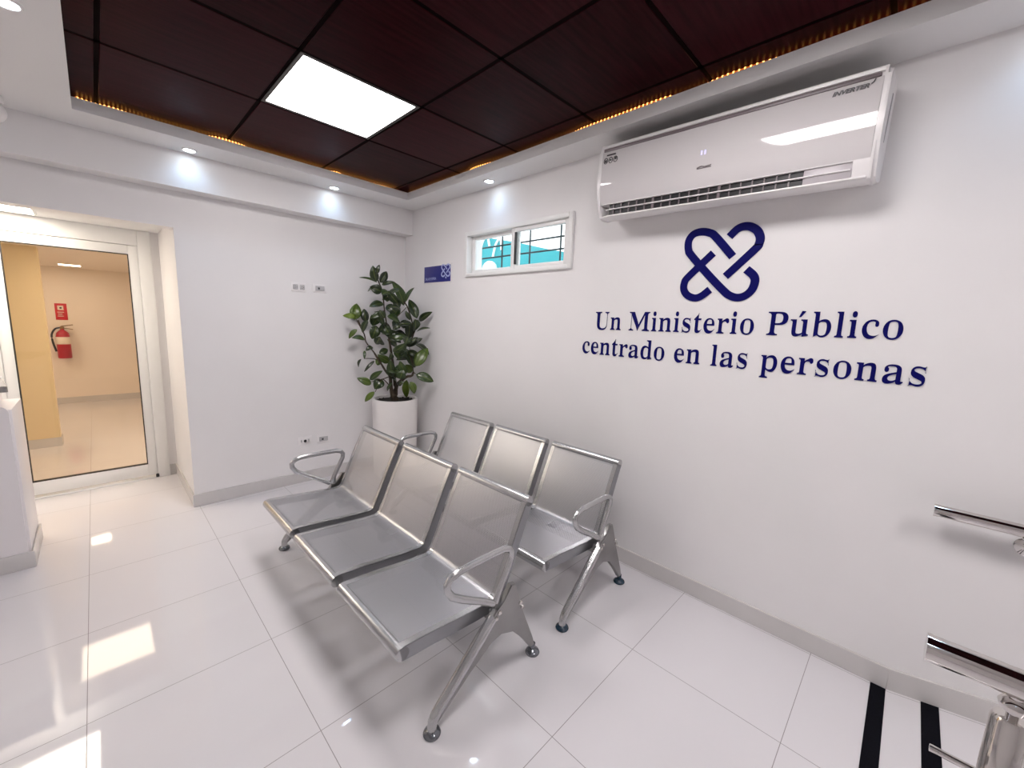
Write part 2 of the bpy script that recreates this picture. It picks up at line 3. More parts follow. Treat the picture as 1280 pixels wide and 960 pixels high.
PLANT_STEMS = [[[-0.319,-0.297,0.756],[-0.333,-0.289,0.853],[-0.34,-0.286,0.96],[-0.376,-0.265,1.013],[-0.454,-0.222,1.169],[-0.524,-0.183,1.279],[-0.537,-0.175,1.349],[-0.584,-0.149,1.482]],[[-0.304,-0.306,0.756],[-0.3,-0.308,0.871],[-0.317,-0.298,1.084],[-0.352,-0.279,1.364],[-0.38,-0.264,1.576],[-0.396,-0.255,1.751],[-0.434,-0.234,1.864]],[[-0.296,-0.31,0.756],[-0.285,-0.316,0.871],[-0.214,-0.356,0.951],[-0.15,-0.392,0.996],[-0.184,-0.373,1.262],[-0.147,-0.394,1.388],[-0.192,-0.369,1.602],[-0.228,-0.349,1.669]],[[-0.333,-0.289,0.853],[-0.406,-0.249,0.934],[-0.458,-0.219,0.81]],[[-0.34,-0.286,0.96],[-0.42,-0.24,0.925],[-0.493,-0.2,0.907]],[[-0.419,-0.241,1.1],[-0.462,-0.217,1.126],[-0.54,-0.173,1.129]],[[-0.147,-0.394,1.388],[-0.125,-0.407,1.485],[-0.11,-0.415,1.503]],[[-0.154,-0.39,0.996],[-0.131,-0.403,0.987]],[[-0.316,-0.3,1.494],[-0.265,-0.328,1.547],[-0.206,-0.361,1.619]],[[-0.38,-0.264,1.576],[-0.458,-0.22,1.563]],[[-0.537,-0.175,1.349],[-0.598,-0.141,1.49]],[[-0.376,-0.265,1.013],[-0.44,-0.229,1.126],[-0.475,-0.21,1.203]]]
EMBLEM = [[[-3.117,1.877],[-3.025,1.984],[-2.993,2.007],[-2.951,2.018],[-2.91,2.01],[-2.888,1.978],[-2.891,1.931],[-2.912,1.898],[-3.016,1.785],[-3.095,1.706],[-3.126,1.683],[-3.161,1.673],[-3.196,1.683],[-3.222,1.711],[-3.231,1.75],[-3.221,1.779],[-3.187,1.81]],[[-3.092,1.976],[-3.122,2.007],[-3.151,2.018],[-3.183,2.013],[-3.215,1.99],[-3.231,1.957],[-3.229,1.927],[-3.214,1.903],[-3.093,1.781]],[[-3.022,1.903],[-2.907,1.791],[-2.887,1.76],[-2.887,1.721],[-2.91,1.69],[-2.95,1.675],[-2.984,1.685],[-3.023,1.717]]]
PANEL, WARM, VEST, HALL, SPOT, EXPO = 11.0, 4.0, 8.8, 7.0, 1.3, 1.10
import bpy, bmesh, math, random
from mathutils import Vector, Matrix
random.seed(11)
SC = bpy.context.scene
COL = SC.collection
PI = math.pi

# ------------------------------------------------------------------ helpers
class MB:
    """collects shapes in world coordinates; build() links them as one mesh object"""
    def __init__(self):
        self.bm = bmesh.new()
        self.uv = self.bm.loops.layers.uv.new('UVMap')
    def _face(self, vs, smooth=False, uvs=None):
        try:
            f = self.bm.faces.new(vs)
        except ValueError:
            return None
        f.smooth = smooth
        if uvs:
            for l, u in zip(f.loops, uvs): l[self.uv].uv = u
        return f
    def box(self, x0, x1, y0, y1, z0, z1, bev=0.0, seg=2):
        r = bmesh.ops.create_cube(self.bm, size=1.0)
        vs = r['verts']
        for v in vs:
            v.co = Vector(((x0+x1)/2 + v.co.x*(x1-x0), (y0+y1)/2 + v.co.y*(y1-y0), (z0+z1)/2 + v.co.z*(z1-z0)))
        if bev > 0:
            es = list({e for v in vs for e in v.link_edges})
            bmesh.ops.bevel(self.bm, geom=es, offset=bev, segments=seg, profile=0.5, affect='EDGES')
        return self
    def tube(self, pts, r, n=12, cap=True, up=(0, 0, 1), flat=1.0, closed=False):
        """sweep an ellipse (r across, r*flat along the other way) along pts; r may be a list"""
        pts = [Vector(p) for p in pts]
        m = len(pts)
        rs = r if isinstance(r, (list, tuple)) else [r]*m
        rings = []
        up = Vector(up)
        prev = None
        for i, p in enumerate(pts):
            if closed:
                t = (pts[(i+1) % m] - pts[i-1])
            elif i == 0: t = pts[1]-pts[0]
            elif i == m-1: t = pts[-1]-pts[-2]
            else: t = (pts[i+1]-p).normalized() + (p-pts[i-1]).normalized()
            t.normalize()
            a = up.cross(t)
            if a.length < 1e-3:
                a = prev if prev is not None else Vector((1, 0, 0)).cross(t)
            a = (a - t*a.dot(t)).normalized()
            prev = a
            b = t.cross(a)
            ring = []
            for k in range(n):
                th = 2*PI*k/n
                ring.append(self.bm.verts.new(p + a*(rs[i]*math.cos(th)) + b*(rs[i]*flat*math.sin(th))))
            rings.append(ring)
        for i in range(m if closed else m-1):
            A, B = rings[i], rings[(i+1) % m]
            for k in range(n):
                self._face((A[k], A[(k+1) % n], B[(k+1) % n], B[k]), True)
        if cap and not closed:
            self._face(list(reversed(rings[0])))
            self._face(rings[-1])
        return self
    def prism(self, prof, axis, a0, a1, smooth=False):
        """extrude a 2-D outline along axis; outline coords are the two other axes in order"""
        def mk(u, v, a):
            return {'x': (a, u, v), 'y': (u, a, v), 'z': (u, v, a)}[axis]
        A = [self.bm.verts.new(mk(u, v, a0)) for u, v in prof]
        B = [self.bm.verts.new(mk(u, v, a1)) for u, v in prof]
        n = len(prof)
        for k in range(n):
            self._face((A[k], A[(k+1) % n], B[(k+1) % n], B[k]), smooth)
        self._face(list(reversed(A))); self._face(B)
        return self
    def ribbon(self, prof, th, y0, y1):
        """a bent sheet: profile in (x,z) with thickness th, extruded along y, uv in metres"""
        n = len(prof)
        nrm = []
        for i in range(n):
            a = Vector(prof[max(i-1, 0)]); b = Vector(prof[min(i+1, n-1)])
            d = (b-a).normalized(); nrm.append(Vector((-d.y, d.x)))
        s = [0.0]
        for i in range(1, n): s.append(s[-1] + (Vector(prof[i])-Vector(prof[i-1])).length)
        low = [(p[0]-nn.x*th, p[1]-nn.y*th) for p, nn in zip(prof, nrm)]
        def row(pr, y): return [self.bm.verts.new((u, y, v)) for u, v in pr]
        T0, T1, L0, L1 = row(prof, y0), row(prof, y1), row(low, y0), row(low, y1)
        for i in range(n-1):
            uv = [(y0, s[i]), (y1, s[i]), (y1, s[i+1]), (y0, s[i+1])]
            self._face((T0[i], T1[i], T1[i+1], T0[i+1]), True, uv)
            self._face((L0[i], L0[i+1], L1[i+1], L1[i]), True, [uv[0], uv[3], uv[2], uv[1]])
            self._face((T0[i], T0[i+1], L0[i+1], L0[i])); self._face((T1[i], L1[i], L1[i+1], T1[i+1]))
        self._face((T0[0], L0[0], L1[0], T1[0])); self._face((T0[-1], T1[-1], L1[-1], L0[-1]))
        return self
    def lathe(self, prof, c, n=32, axis='z', cap=True):
        rings = []
        for r, h in prof:
            ring = []
            for k in range(n):
                th = 2*PI*k/n
                a, b = r*math.cos(th), r*math.sin(th)
                ring.append(self.bm.verts.new({'z': (c[0]+a, c[1]+b, c[2]+h), 'x': (c[0]+h, c[1]+a, c[2]+b), 'y': (c[0]+b, c[1]+h, c[2]+a)}[axis]))
            rings.append(ring)
        for A, B in zip(rings, rings[1:]):
            for k in range(n): self._face((A[k], A[(k+1) % n], B[(k+1) % n], B[k]), True)
        if cap:
            self._face(list(reversed(rings[0]))); self._face(rings[-1])
        return self
    def ball(self, c, r, sz=1.0, n=16):
        v = bmesh.ops.create_uvsphere(self.bm, u_segments=n, v_segments=n//2, radius=r)['verts']
        for p in v:
            p.co = Vector((c[0]+p.co.x, c[1]+p.co.y, c[2]+p.co.z*sz))
            for f in p.link_faces: f.smooth = True
        return self
    def rot(self, M):
        bmesh.ops.transform(self.bm, matrix=M, verts=self.bm.verts); return self
    def build(self, name, mat, parent=None, origin=None, autosmooth=True, normals=True):
        me = bpy.data.meshes.new(name)
        if normals: bmesh.ops.recalc_face_normals(self.bm, faces=self.bm.faces)
        o = origin if origin is not None else (world_loc(parent) if parent is not None else Vector((0, 0, 0)))
        o = Vector(o)
        bmesh.ops.translate(self.bm, vec=-o, verts=self.bm.verts)
        self.bm.to_mesh(me); self.bm.free()
        me.materials.append(mat)
        ob = bpy.data.objects.new(name, me); COL.objects.link(ob)
        if parent is not None:
            ob.parent = parent
            if origin is not None: ob.location = o - world_loc(parent)
        else:
            ob.location = o
        if autosmooth:
            me.shade_smooth()
            try: me.set_sharp_from_angle(angle=math.radians(38))
            except Exception: pass
        return ob

def world_loc(o):
    v = Vector((0, 0, 0))
    while o is not None:
        v += o.location; o = o.parent
    return v

def tag(o, label=None, cat=None, group=None, kind=None):
    if label: o['label'] = label
    if cat: o['category'] = cat
    if group: o['group'] = group
    if kind: o['kind'] = kind
    return o

def thing(name, loc, label, cat, group=None):
    o = bpy.data.objects.new(name, None); COL.objects.link(o)
    o.empty_display_size = 0.05
    o.location = loc
    return tag(o, label, cat, group)

def struct(name, mb, mat, label=None):
    return tag(mb.build(name, mat), label, None, None, 'structure')

def copy_tree(o, parent=None):
    c = o.copy(); COL.objects.link(c)
    if parent is not None: c.parent = parent
    for ch in list(o.children): copy_tree(ch, c)
    return c

def smooth_path(pts, k=4):
    P = [Vector(p) for p in pts]; out = []
    for i in range(len(P)-1):
        p0 = P[max(i-1, 0)]; p1 = P[i]; p2 = P[i+1]; p3 = P[min(i+2, len(P)-1)]
        for j in range(k):
            t = j/k
            out.append(.5*((2*p1)+(p2-p0)*t+(2*p0-5*p1+4*p2-p3)*t*t+(3*p1-p0-3*p2+p3)*t**3))
    out.append(P[-1]); return out

# ------------------------------------------------------------------ materials
def srgb(r, g, b):
    f = lambda c: (c/255)/12.92 if c/255 <= 0.04045 else (((c/255)+0.055)/1.055)**2.4
    return (f(r), f(g), f(b), 1.0)

def mat(name, color, rough=0.5, metal=0.0, spec=0.5, emit=None, estr=0.0, coat=0.0):
    m = bpy.data.materials.new(name); m.use_nodes = True
    b = m.node_tree.nodes['Principled BSDF']
    b.inputs['Base Color'].default_value = color
    b.inputs['Roughness'].default_value = rough
    b.inputs['Metallic'].default_value = metal
    b.inputs['Specular IOR Level'].default_value = spec
    b.inputs['Coat Weight'].default_value = coat
    if emit:
        b.inputs['Emission Color'].default_value = emit
        b.inputs['Emission Strength'].default_value = estr
    return m

class NT:
    def __init__(self, m): self.t = m.node_tree; self.n = m.node_tree.nodes; self.l = m.node_tree.links
    def new(self, kind, **kw):
        n = self.n.new(kind)
        for k, v in kw.items(): setattr(n, k, v)
        return n
    def link(self, a, b): self.l.new(a, b)
    def math(self, op, a, b=None, c=None):
        n = self.n.new('ShaderNodeMath'); n.operation = op
        for i, v in enumerate((a, b, c)):
            if v is None: continue
            if isinstance(v, (int, float)): n.inputs[i].default_value = v
            else: self.l.new(v, n.inputs[i])
        return n.outputs[0]

def noise_tint(m, scale, amount, detail=4, coord='Object', stretch=(1, 1, 1), bump=0.0):
    """soft natural variation of the base colour and (optionally) a fine bump"""
    t = NT(m); b = t.n['Principled BSDF']
    col = tuple(b.inputs['Base Color'].default_value)
    tc = t.new('ShaderNodeTexCoord'); mp = t.new('ShaderNodeMapping')
    mp.inputs['Scale'].default_value = stretch
    t.link(tc.outputs[coord], mp.inputs['Vector'])
    nz = t.new('ShaderNodeTexNoise'); nz.inputs['Scale'].default_value = scale; nz.inputs['Detail'].default_value = detail
    t.link(mp.outputs[0], nz.inputs['Vector'])
    r = t.new('ShaderNodeValToRGB')
    lo = tuple(max(0, c*(1-amount)) for c in col[:3]) + (1,); hi = tuple(min(1, c*(1+amount)) for c in col[:3]) + (1,)
    r.color_ramp.elements[0].position = 0.3; r.color_ramp.elements[1].position = 0.7
    r.color_ramp.elements[0].color = lo; r.color_ramp.elements[1].color = hi
    t.link(nz.outputs['Fac'], r.inputs[0]); t.link(r.outputs[0], b.inputs['Base Color'])
    if bump:
        bp = t.new('ShaderNodeBump'); bp.inputs['Strength'].default_value = bump; bp.inputs['Distance'].default_value = 0.002
        t.link(nz.outputs['Fac'], bp.inputs['Height']); t.link(bp.outputs[0], b.inputs['Normal'])
    return m

M = {}
M['wall'] = noise_tint(mat('wall_paint', (0.80, 0.785, 0.785, 1), 0.42, spec=0.3), 3.0, 0.012)
M['soffit'] = noise_tint(mat('soffit_paint', (0.80, 0.79, 0.79, 1), 0.5, spec=0.3), 2.0, 0.012)
M['base'] = noise_tint(mat('baseboard_tile', (0.60, 0.58, 0.57, 1), 0.2), 4.0, 0.03)
M['white_alu'] = noise_tint(mat('white_aluminium', (0.80, 0.80, 0.79, 1), 0.35), 5.0, 0.01)
M['white_plastic'] = noise_tint(mat('white_plastic', (0.82, 0.80, 0.80, 1), 0.28), 6.0, 0.01)
M['ac_panel'] = noise_tint(mat('glossy_white_panel', (0.68, 0.655, 0.66, 1), 0.05, coat=0.5), 4.0, 0.006)
M['ac_grey'] = noise_tint(mat('grey_flap_plastic', (0.46, 0.43, 0.45, 1), 0.35), 6.0, 0.02)
M['black'] = noise_tint(mat('black_plastic', (0.012, 0.012, 0.014, 1), 0.45), 20.0, 0.2)
M['band'] = noise_tint(mat('purple_grey_band', (0.20, 0.165, 0.175, 1), 0.3), 6.0, 0.02)
M['steel'] = noise_tint(mat('silver_painted_steel', (0.52, 0.52, 0.525, 1), 0.26, metal=0.9), 8.0, 0.03)
M['flange'] = noise_tint(mat('shaded_flange_steel', (0.34, 0.345, 0.36, 1), 0.45, metal=0.9), 8.0, 0.03)  # side flanges: shade of the seat gaps put into a darker steel colour
M['cast'] = noise_tint(mat('cast_aluminium', (0.33, 0.325, 0.32, 1), 0.34, metal=0.9), 14.0, 0.05)
M['chrome'] = noise_tint(mat('polished_stainless', (0.66, 0.63, 0.61, 1), 0.07, metal=1.0), 5.0, 0.02)
M['foot'] = noise_tint(mat('foot_pad_chrome', (0.22, 0.23, 0.25, 1), 0.18, metal=0.9), 30.0, 0.1)
M['foot_dark'] = noise_tint(mat('foot_pad_dark', (0.008, 0.03, 0.055, 1), 0.25), 30.0, 0.2)
M['strip'] = noise_tint(mat('grit_tape', (0.004, 0.004, 0.007, 1), 0.8, spec=.08), 220.0, 0.4, bump=0.6)
M['pot'] = noise_tint(mat('white_ceramic', (0.80, 0.77, 0.75, 1), 0.35), 6.0, 0.015)
M['soil'] = noise_tint(mat('dark_soil', (0.012, 0.009, 0.006, 1), 0.95), 60.0, 0.6, bump=1.0)
M['stem'] = noise_tint(mat('plant_stem', srgb(58, 46, 30), 0.7), 30.0, 0.3)
M['granite'] = noise_tint(mat('grey_granite', srgb(140, 136, 134), 0.25), 90.0, 0.25)
M['counter'] = noise_tint(mat('counter_white', (0.80, 0.77, 0.78, 1), 0.35), 3.0, 0.01)
M['navy'] = noise_tint(mat('navy_acrylic', srgb(6, 6, 88), 0.5, spec=.12), 8.0, 0.04)
M['sign'] = noise_tint(mat('blue_sign', srgb(8, 18, 120), 0.3), 8.0, 0.04)
M['sign_white'] = noise_tint(mat('sign_white', srgb(170, 180, 225), 0.4), 8.0, 0.02)
M['ink'] = noise_tint(mat('black_ink', (0.03, 0.025, 0.03, 1), 0.4), 20.0, 0.1)
M['grey_ink'] = noise_tint(mat('grey_ink', (0.22, 0.19, 0.20, 1), 0.4), 20.0, 0.1)
M['red'] = noise_tint(mat('red_enamel', srgb(178, 12, 26), 0.3), 8.0, 0.05)
M['sign_red'] = noise_tint(mat('red_sign_plastic', srgb(200, 16, 34), 0.4), 8.0, 0.05)
M['paper'] = noise_tint(mat('label_paper', srgb(232, 222, 206), 0.6), 12.0, 0.03)
M['rubber'] = noise_tint(mat('black_rubber', (0.015, 0.013, 0.013, 1), 0.5), 20.0, 0.2)
M['brass'] = noise_tint(mat('valve_brass', srgb(150, 120, 80), 0.3, metal=0.8), 12.0, 0.08)
M['warm_wall'] = noise_tint(mat('corridor_paint', srgb(238, 228, 216), 0.5), 3.0, 0.012)
M['yellow_wall'] = noise_tint(mat('corridor_yellow_paint', srgb(226, 206, 166), 0.5), 3.0, 0.012)
M['socket_dark'] = noise_tint(mat('socket_slot', (0.05, 0.05, 0.055, 1), 0.5), 12.0, 0.1)
M['socket_grey'] = noise_tint(mat('socket_insert', (0.47, 0.46, 0.47, 1), 0.4), 12.0, 0.03)
M['turq'] = noise_tint(mat('turquoise_paint', srgb(50, 156, 164), 0.6), 3.0, 0.06)
M['outside_white'] = noise_tint(mat('white_render', (0.85, 0.85, 0.85, 1), 0.6), 3.0, 0.03)
M['grille'] = noise_tint(mat('grille_paint', srgb(40, 62, 66), 0.5), 10.0, 0.1)
M['tbar'] = noise_tint(mat('dark_ceiling_bar', (0.004, 0.001, 0.001, 1), 0.7, spec=0.02), 10.0, 0.2)
M['frame_dark'] = noise_tint(mat('lamp_trim', (0.05, 0.04, 0.035, 1), 0.4), 10.0, 0.1)
M['panel_glow'] = mat('led_panel_diffuser', (0.8, 0.8, 0.8, 1), 0.4, emit=(1.0, 0.945, 0.945, 1), estr=PANEL)
M['warm_glow'] = mat('corridor_panel_diffuser', (0.8, 0.8, 0.8, 1), 0.4, emit=(1.0, 0.90, 0.79, 1), estr=WARM)
M['vestibule_glow'] = mat('vestibule_panel_diffuser', (0.8, 0.8, 0.8, 1), 0.4, emit=(1.0, 0.89, 0.74, 1), estr=VEST)
M['hall_glow'] = mat('hall_panel_diffuser', (0.8, 0.8, 0.8, 1), 0.4, emit=(1.0, 0.91, 0.80, 1), estr=HALL)
M['spot_glow'] = mat('downlight_lens', (0.8, 0.8, 0.8, 1), 0.4, emit=(0.80, 0.92, 1.0, 1), estr=12.0)
M['led'] = mat('amber_led', (0.8, 0.5, 0.2, 1), 0.4, emit=(1.0, 0.46, 0.10, 1), estr=2.2)
M['rope'] = mat('amber_led_rope_sleeve', (0.45, 0.12, 0.02, 1), 0.3, emit=(1.0, 0.20, 0.02, 1), estr=0.25)
M['digit'] = mat('blue_digits', (0.5, 0.5, 0.9, 1), 0.4, emit=(0.55, 0.5, 1.0, 1), estr=0.45)

def grid_floor():
    m = mat('polished_porcelain_tile', (0.74, 0.715, 0.73, 1), 0.045, spec=0.6)
    t = NT(m); b = t.n['Principled BSDF']
    g = t.new('ShaderNodeNewGeometry'); s = t.new('ShaderNodeSeparateXYZ'); t.link(g.outputs['Position'], s.inputs[0])
    def line(o, off):
        u = t.math('DIVIDE', t.math('SUBTRACT', o, off), 0.6)
        fr = t.math('FRACT', u)
        d = t.math('MINIMUM', fr, t.math('SUBTRACT', 1.0, fr))
        return t.math('LESS_THAN', d, 0.0021), t.math('FLOOR', u)
    lx, ix = line(s.outputs['X'], -2.4234); ly, iy = line(s.outputs['Y'], -2.4636)
    gr = t.math('MAXIMUM', lx, ly)
    wn = t.new('ShaderNodeTexWhiteNoise', noise_dimensions='2D')
    cv = t.new('ShaderNodeCombineXYZ'); t.link(ix, cv.inputs[0]); t.link(iy, cv.inputs[1]); t.link(cv.outputs[0], wn.inputs['Vector'])
    nz = t.new('ShaderNodeTexNoise'); nz.inputs['Scale'].default_value = 2.5; nz.inputs['Detail'].default_value = 5
    t.link(g.outputs['Position'], nz.inputs['Vector'])
    r = t.new('ShaderNodeValToRGB')
    r.color_ramp.elements[0].color = (0.68, 0.66, 0.68, 1); r.color_ramp.elements[1].color = (0.715, 0.695, 0.715, 1)
    k = t.math('MULTIPLY_ADD', wn.outputs['Value'], 0.35, t.math('MULTIPLY', nz.outputs['Fac'], 0.6))
    t.link(k, r.inputs[0])
    mx = t.new('ShaderNodeMix', data_type='RGBA')
    t.link(gr, mx.inputs[0]); t.link(r.outputs[0], mx.inputs[6]); mx.inputs[7].default_value = (0.26, 0.24, 0.245, 1)
    t.link(mx.outputs[2], b.inputs['Base Color'])
    t.link(t.math('MULTIPLY_ADD', gr, 0.5, 0.045), b.inputs['Roughness'])
    return m
M['floor'] = grid_floor()

def wood_tile():
    m = mat('mahogany_ceiling_tile', (0.03, 0.01, 0.01, 1), 0.28, spec=0.022)
    m.node_tree.nodes['Principled BSDF'].inputs['Specular Tint'].default_value = (1.0, 0.55, 0.62, 1)
    t = NT(m); b = t.n['Principled BSDF']
    g = t.new('ShaderNodeNewGeometry'); mp = t.new('ShaderNodeMapping'); mp.inputs['Scale'].default_value = (2.0, 26.0, 2.0)
    t.link(g.outputs['Position'], mp.inputs[0])
    nz = t.new('ShaderNodeTexNoise'); nz.inputs['Scale'].default_value = 2.2; nz.inputs['Detail'].default_value = 7; nz.inputs['Distortion'].default_value = 0.15
    t.link(mp.outputs[0], nz.inputs['Vector'])
    s = t.new('ShaderNodeSeparateXYZ'); t.link(g.outputs['Position'], s.inputs[0])
    ix = t.math('FLOOR', t.math('DIVIDE', t.math('ADD', s.outputs['X'], 2.19), 0.62)); iy = t.math('FLOOR', t.math('DIVIDE', t.math('ADD', s.outputs['Y'], 1.135), 0.6225))
    wn = t.new('ShaderNodeTexWhiteNoise', noise_dimensions='2D'); cv = t.new('ShaderNodeCombineXYZ')
    t.link(ix, cv.inputs[0]); t.link(iy, cv.inputs[1]); t.link(cv.outputs[0], wn.inputs['Vector'])
    r = t.new('ShaderNodeValToRGB')
    r.color_ramp.elements[0].color = (0.013, 0.0018, 0.0026, 1); r.color_ramp.elements[1].color = (0.040, 0.007, 0.010, 1)
    r.color_ramp.elements[0].position = 0.25; r.color_ramp.elements[1].position = 0.8
    t.link(t.math('MULTIPLY_ADD', wn.outputs['Value'], 0.3, t.math('MULTIPLY', nz.outputs['Fac'], 0.75)), r.inputs[0])
    t.link(r.outputs[0], b.inputs['Base Color'])
    return m
M['wood'] = wood_tile()

def perforated():
    m = mat('perforated_steel', (0.59, 0.59, 0.615, 1), 0.36, metal=0.85)
    t = NT(m); b = t.n['Principled BSDF']; out = t.n['Material Output']
    uv = t.new('ShaderNodeUVMap'); s = t.new('ShaderNodeSeparateXYZ'); t.link(uv.outputs[0], s.inputs[0])
    p = 0.0080
    def hole(off):
        a = t.math('SUBTRACT', t.math('FRACT', t.math('ADD', t.math('DIVIDE', s.outputs['X'], p), off)), 0.5)
        c = t.math('SUBTRACT', t.math('FRACT', t.math('ADD', t.math('DIVIDE', s.outputs['Y'], p*1.6), off)), 0.5)
        c = t.math('MULTIPLY', c, 1.6)
        d = t.math('ADD', t.math('MULTIPLY', a, a), t.math('MULTIPLY', c, c))
        return t.math('LESS_THAN', d, 0.325**2)
    h = t.math('MAXIMUM', hole(0.0), hole(0.5))
    tr = t.new('ShaderNodeBsdfTransparent'); mx = t.new('ShaderNodeMixShader')
    t.link(h, mx.inputs[0]); t.link(b.outputs[0], mx.inputs[1]); t.link(tr.outputs[0], mx.inputs[2]); t.link(mx.outputs[0], out.inputs[0])
    return m
M['perf'] = perforated()

def pane(name, tint, gloss=1.0):
    m = bpy.data.materials.new(name); m.use_nodes = True
    t = NT(m); out = t.n['Material Output']; t.n.remove(t.n['Principled BSDF'])
    tr = t.new('ShaderNodeBsdfTransparent'); tr.inputs[0].default_value = tint
    gl = t.new('ShaderNodeBsdfGlossy'); gl.inputs['Roughness'].default_value = 0.01
    fr = t.new('ShaderNodeFresnel'); fr.inputs[0].default_value = 1.5
    mx = t.new('ShaderNodeMixShader')
    ge = t.new('ShaderNodeNewGeometry')
    t.link(t.math('MULTIPLY', t.math('MULTIPLY', fr.outputs[0], gloss), t.math('SUBTRACT', 1.0, ge.outputs['Backfacing'])), mx.inputs[0]); t.link(tr.outputs[0], mx.inputs[1]); t.link(gl.outputs[0], mx.inputs[2])
    t.link(mx.outputs[0], out.inputs[0])
    return m
M['clear_glass'] = pane('window_glass', (0.97, 0.99, 0.99, 1))
M['bronze_glass'] = pane('bronze_tinted_glass', (0.96, 0.905, 0.82, 1), 1.2)

def leaf_mat():
    m = mat('rubber_plant_leaf', (0.02, 0.06, 0.015, 1), 0.28, spec=0.5)
    t = NT(m); b = t.n['Principled BSDF']
    uv = t.new('ShaderNodeUVMap'); s = t.new('ShaderNodeSeparateXYZ'); t.link(uv.outputs[0], s.inputs[0])
    r = t.new('ShaderNodeValToRGB')               # v runs 0..1 from old dark leaf to young leaf
    r.color_ramp.elements[0].color = (0.011, 0.018, 0.006, 1)
    r.color_ramp.elements[1].color = (0.11, 0.17, 0.014, 1)
    e = r.color_ramp.elements.new(0.55); e.color = (0.024, 0.050, 0.008, 1)
    nz = t.new('ShaderNodeTexNoise'); nz.inputs['Scale'].default_value = 25
    t.link(t.math('MULTIPLY_ADD', nz.outputs['Fac'], 0.15, t.math('SUBTRACT', s.outputs['Y'], 0.07)), r.inputs[0])
    rib = t.math('LESS_THAN', t.math('ABSOLUTE', t.math('SUBTRACT', s.outputs['X'], 0.5)), 0.045)
    mx = t.new('ShaderNodeMix', data_type='RGBA'); t.link(t.math('MULTIPLY', rib, 0.55), mx.inputs[0])
    t.link(r.outputs[0], mx.inputs[6]); mx.inputs[7].default_value = (0.16, 0.20, 0.05, 1)
    t.link(mx.outputs[2], b.inputs['Base Color'])
    return m
M['leaf'] = leaf_mat()

# ------------------------------------------------------------------ room dimensions (metres)
# right wall is the plane x=0, back wall the plane y=0, floor z=0
ZS = 2.5655      # soffit underside
ZT = 2.629       # top of the tray's fascia
ZC = 2.645       # underside of the dark tiles
TX0, TX1, TY0, TY1 = -2.287, -0.226, -6.6, -0.4136      # tray opening
XL, YF = -4.7, -6.9                                     # far left wall, wall behind the camera
AX = -1.849                                             # right side of the door alcove
YD = 0.946                                              # face of the glass door

# ---- floor
struct('floor', MB().box(XL-.1, 0.0, YF-.1, 6.0, -0.12, 0.0), M['floor'], 'polished white porcelain floor tiles')

# ---- right wall with the window hole
WY0, WY1, WZ0, WZ1 = -2.095, -1.005, 1.905, 2.232
b = MB()
b.box(0, .16, YF, 6.0, 0, WZ0); b.box(0, .16, YF, 6.0, WZ1, 2.95)
b.box(0, .16, YF, WY0, WZ0, WZ1); b.box(0, .16, WY1, 6.0, WZ0, WZ1)
struct('wall_right', b, M['wall'], 'white wall with the air conditioner, window and navy lettering')
# ---- back wall, alcove and lintel
b = MB()
b.box(AX, 0, 0, .12, 0, 2.95)
b.box(XL, AX, 0, .12, 2.085, 2.95)
b.box(XL, -3.35, 0, .12, 0, 2.085)
struct('wall_back', b, M['wall'], 'white back wall with the outlets and the plant')
struct('beam_back', MB().box(XL, 0, -.135, 0.001, 2.333, 2.6), M['wall'], 'white beam above the back wall')
b = MB()
b.box(AX, AX+.1, .119, YD+.06, 0, 2.5)
b.box(-1.905, AX, YD-.005, YD+.06, 0, 2.2)
b.box(-3.35, -2.875, YD-.005, YD+.06, 0, 2.2)
b.box(-3.45, -3.35, .119, YD+.06, 0, 2.5)
b.box(-3.35, AX, YD-.005, YD+.06, 2.156, 2.5)
struct('wall_alcove', b, M['wall'], 'white recess around the glass door')
struct('ceiling_alcove', MB().box(-3.35, AX, .119, YD-.004, 2.156, 2.24), M['soffit'], 'low white ceiling in front of the glass door')
# ---- far walls the camera has at its back
struct('wall_left', MB().box(XL-.12, XL, YF, 6.0, 0, 2.95), M['wall'])
struct('wall_front', MB().box(XL, 0, YF-.12, YF, 0, 2.95), M['wall'])
# ---- soffit ring and tray
b = MB()
b.box(XL, TX0, YF, 0, ZS, ZT); b.box(TX1, 0, YF, 0, ZS, ZT)
b.box(TX0, TX1, TY1, 0, ZS, ZT); b.box(TX0, TX1, YF, TY0, ZS, ZT)
struct('ceiling_soffit', b, M['soffit'], 'white plaster border around the dark ceiling tray')
b = MB()
b.box(XL, TX0-.2, YF, 0.0, 2.86, 2.95); b.box(TX1+.15, 0, YF, 0, 2.86, 2.95)
b.box(TX0-.25, TX1+.2, YF, 0, 2.86, 2.95)
struct('ceiling_slab', b, M['soffit'])
# ---- dark lay-in tiles: grid of thin boards with dark bars in the joints
gx = [TX0-.12] + [-2.19+.62*k for k in range(4)] + [TX1+.12]
gy = [TY1+.12] + [-1.135-.6225*k for k in range(9)] + [TY0-.12]
panels = [(1, 1), (1, 4), (1, 7)]           # which cells carry light panels (column, row)
b = MB(); bars = MB()
for i in range(len(gx)-1):
    for j in range(len(gy)-1):
        x0, x1, y1, y0 = gx[i], gx[i+1], gy[j], gy[j+1]
        if x1-x0 < .03 or (i, j) in [(1+1, 0+1), (2, 4), (2, 7)]: continue
        g = .008
        b.box(x0+g, x1-g, y0+g, y1-g, ZC, ZC+.014, .003, 1)
tiles = struct('ceiling_tiles', b, M['wood'], 'dark mahogany ceiling tiles in a recessed tray')
for x in gx[1:-1]: bars.box(x-.012, x+.012, gy[-1], gy[0], ZC+.002, ZC+.03)
for y in gy[1:-1]: bars.box(gx[0], gx[-1], y-.012, y+.012, ZC+.002, ZC+.03)
struct('trim_1', bars, M['tbar'], 'dark bars between the ceiling tiles')

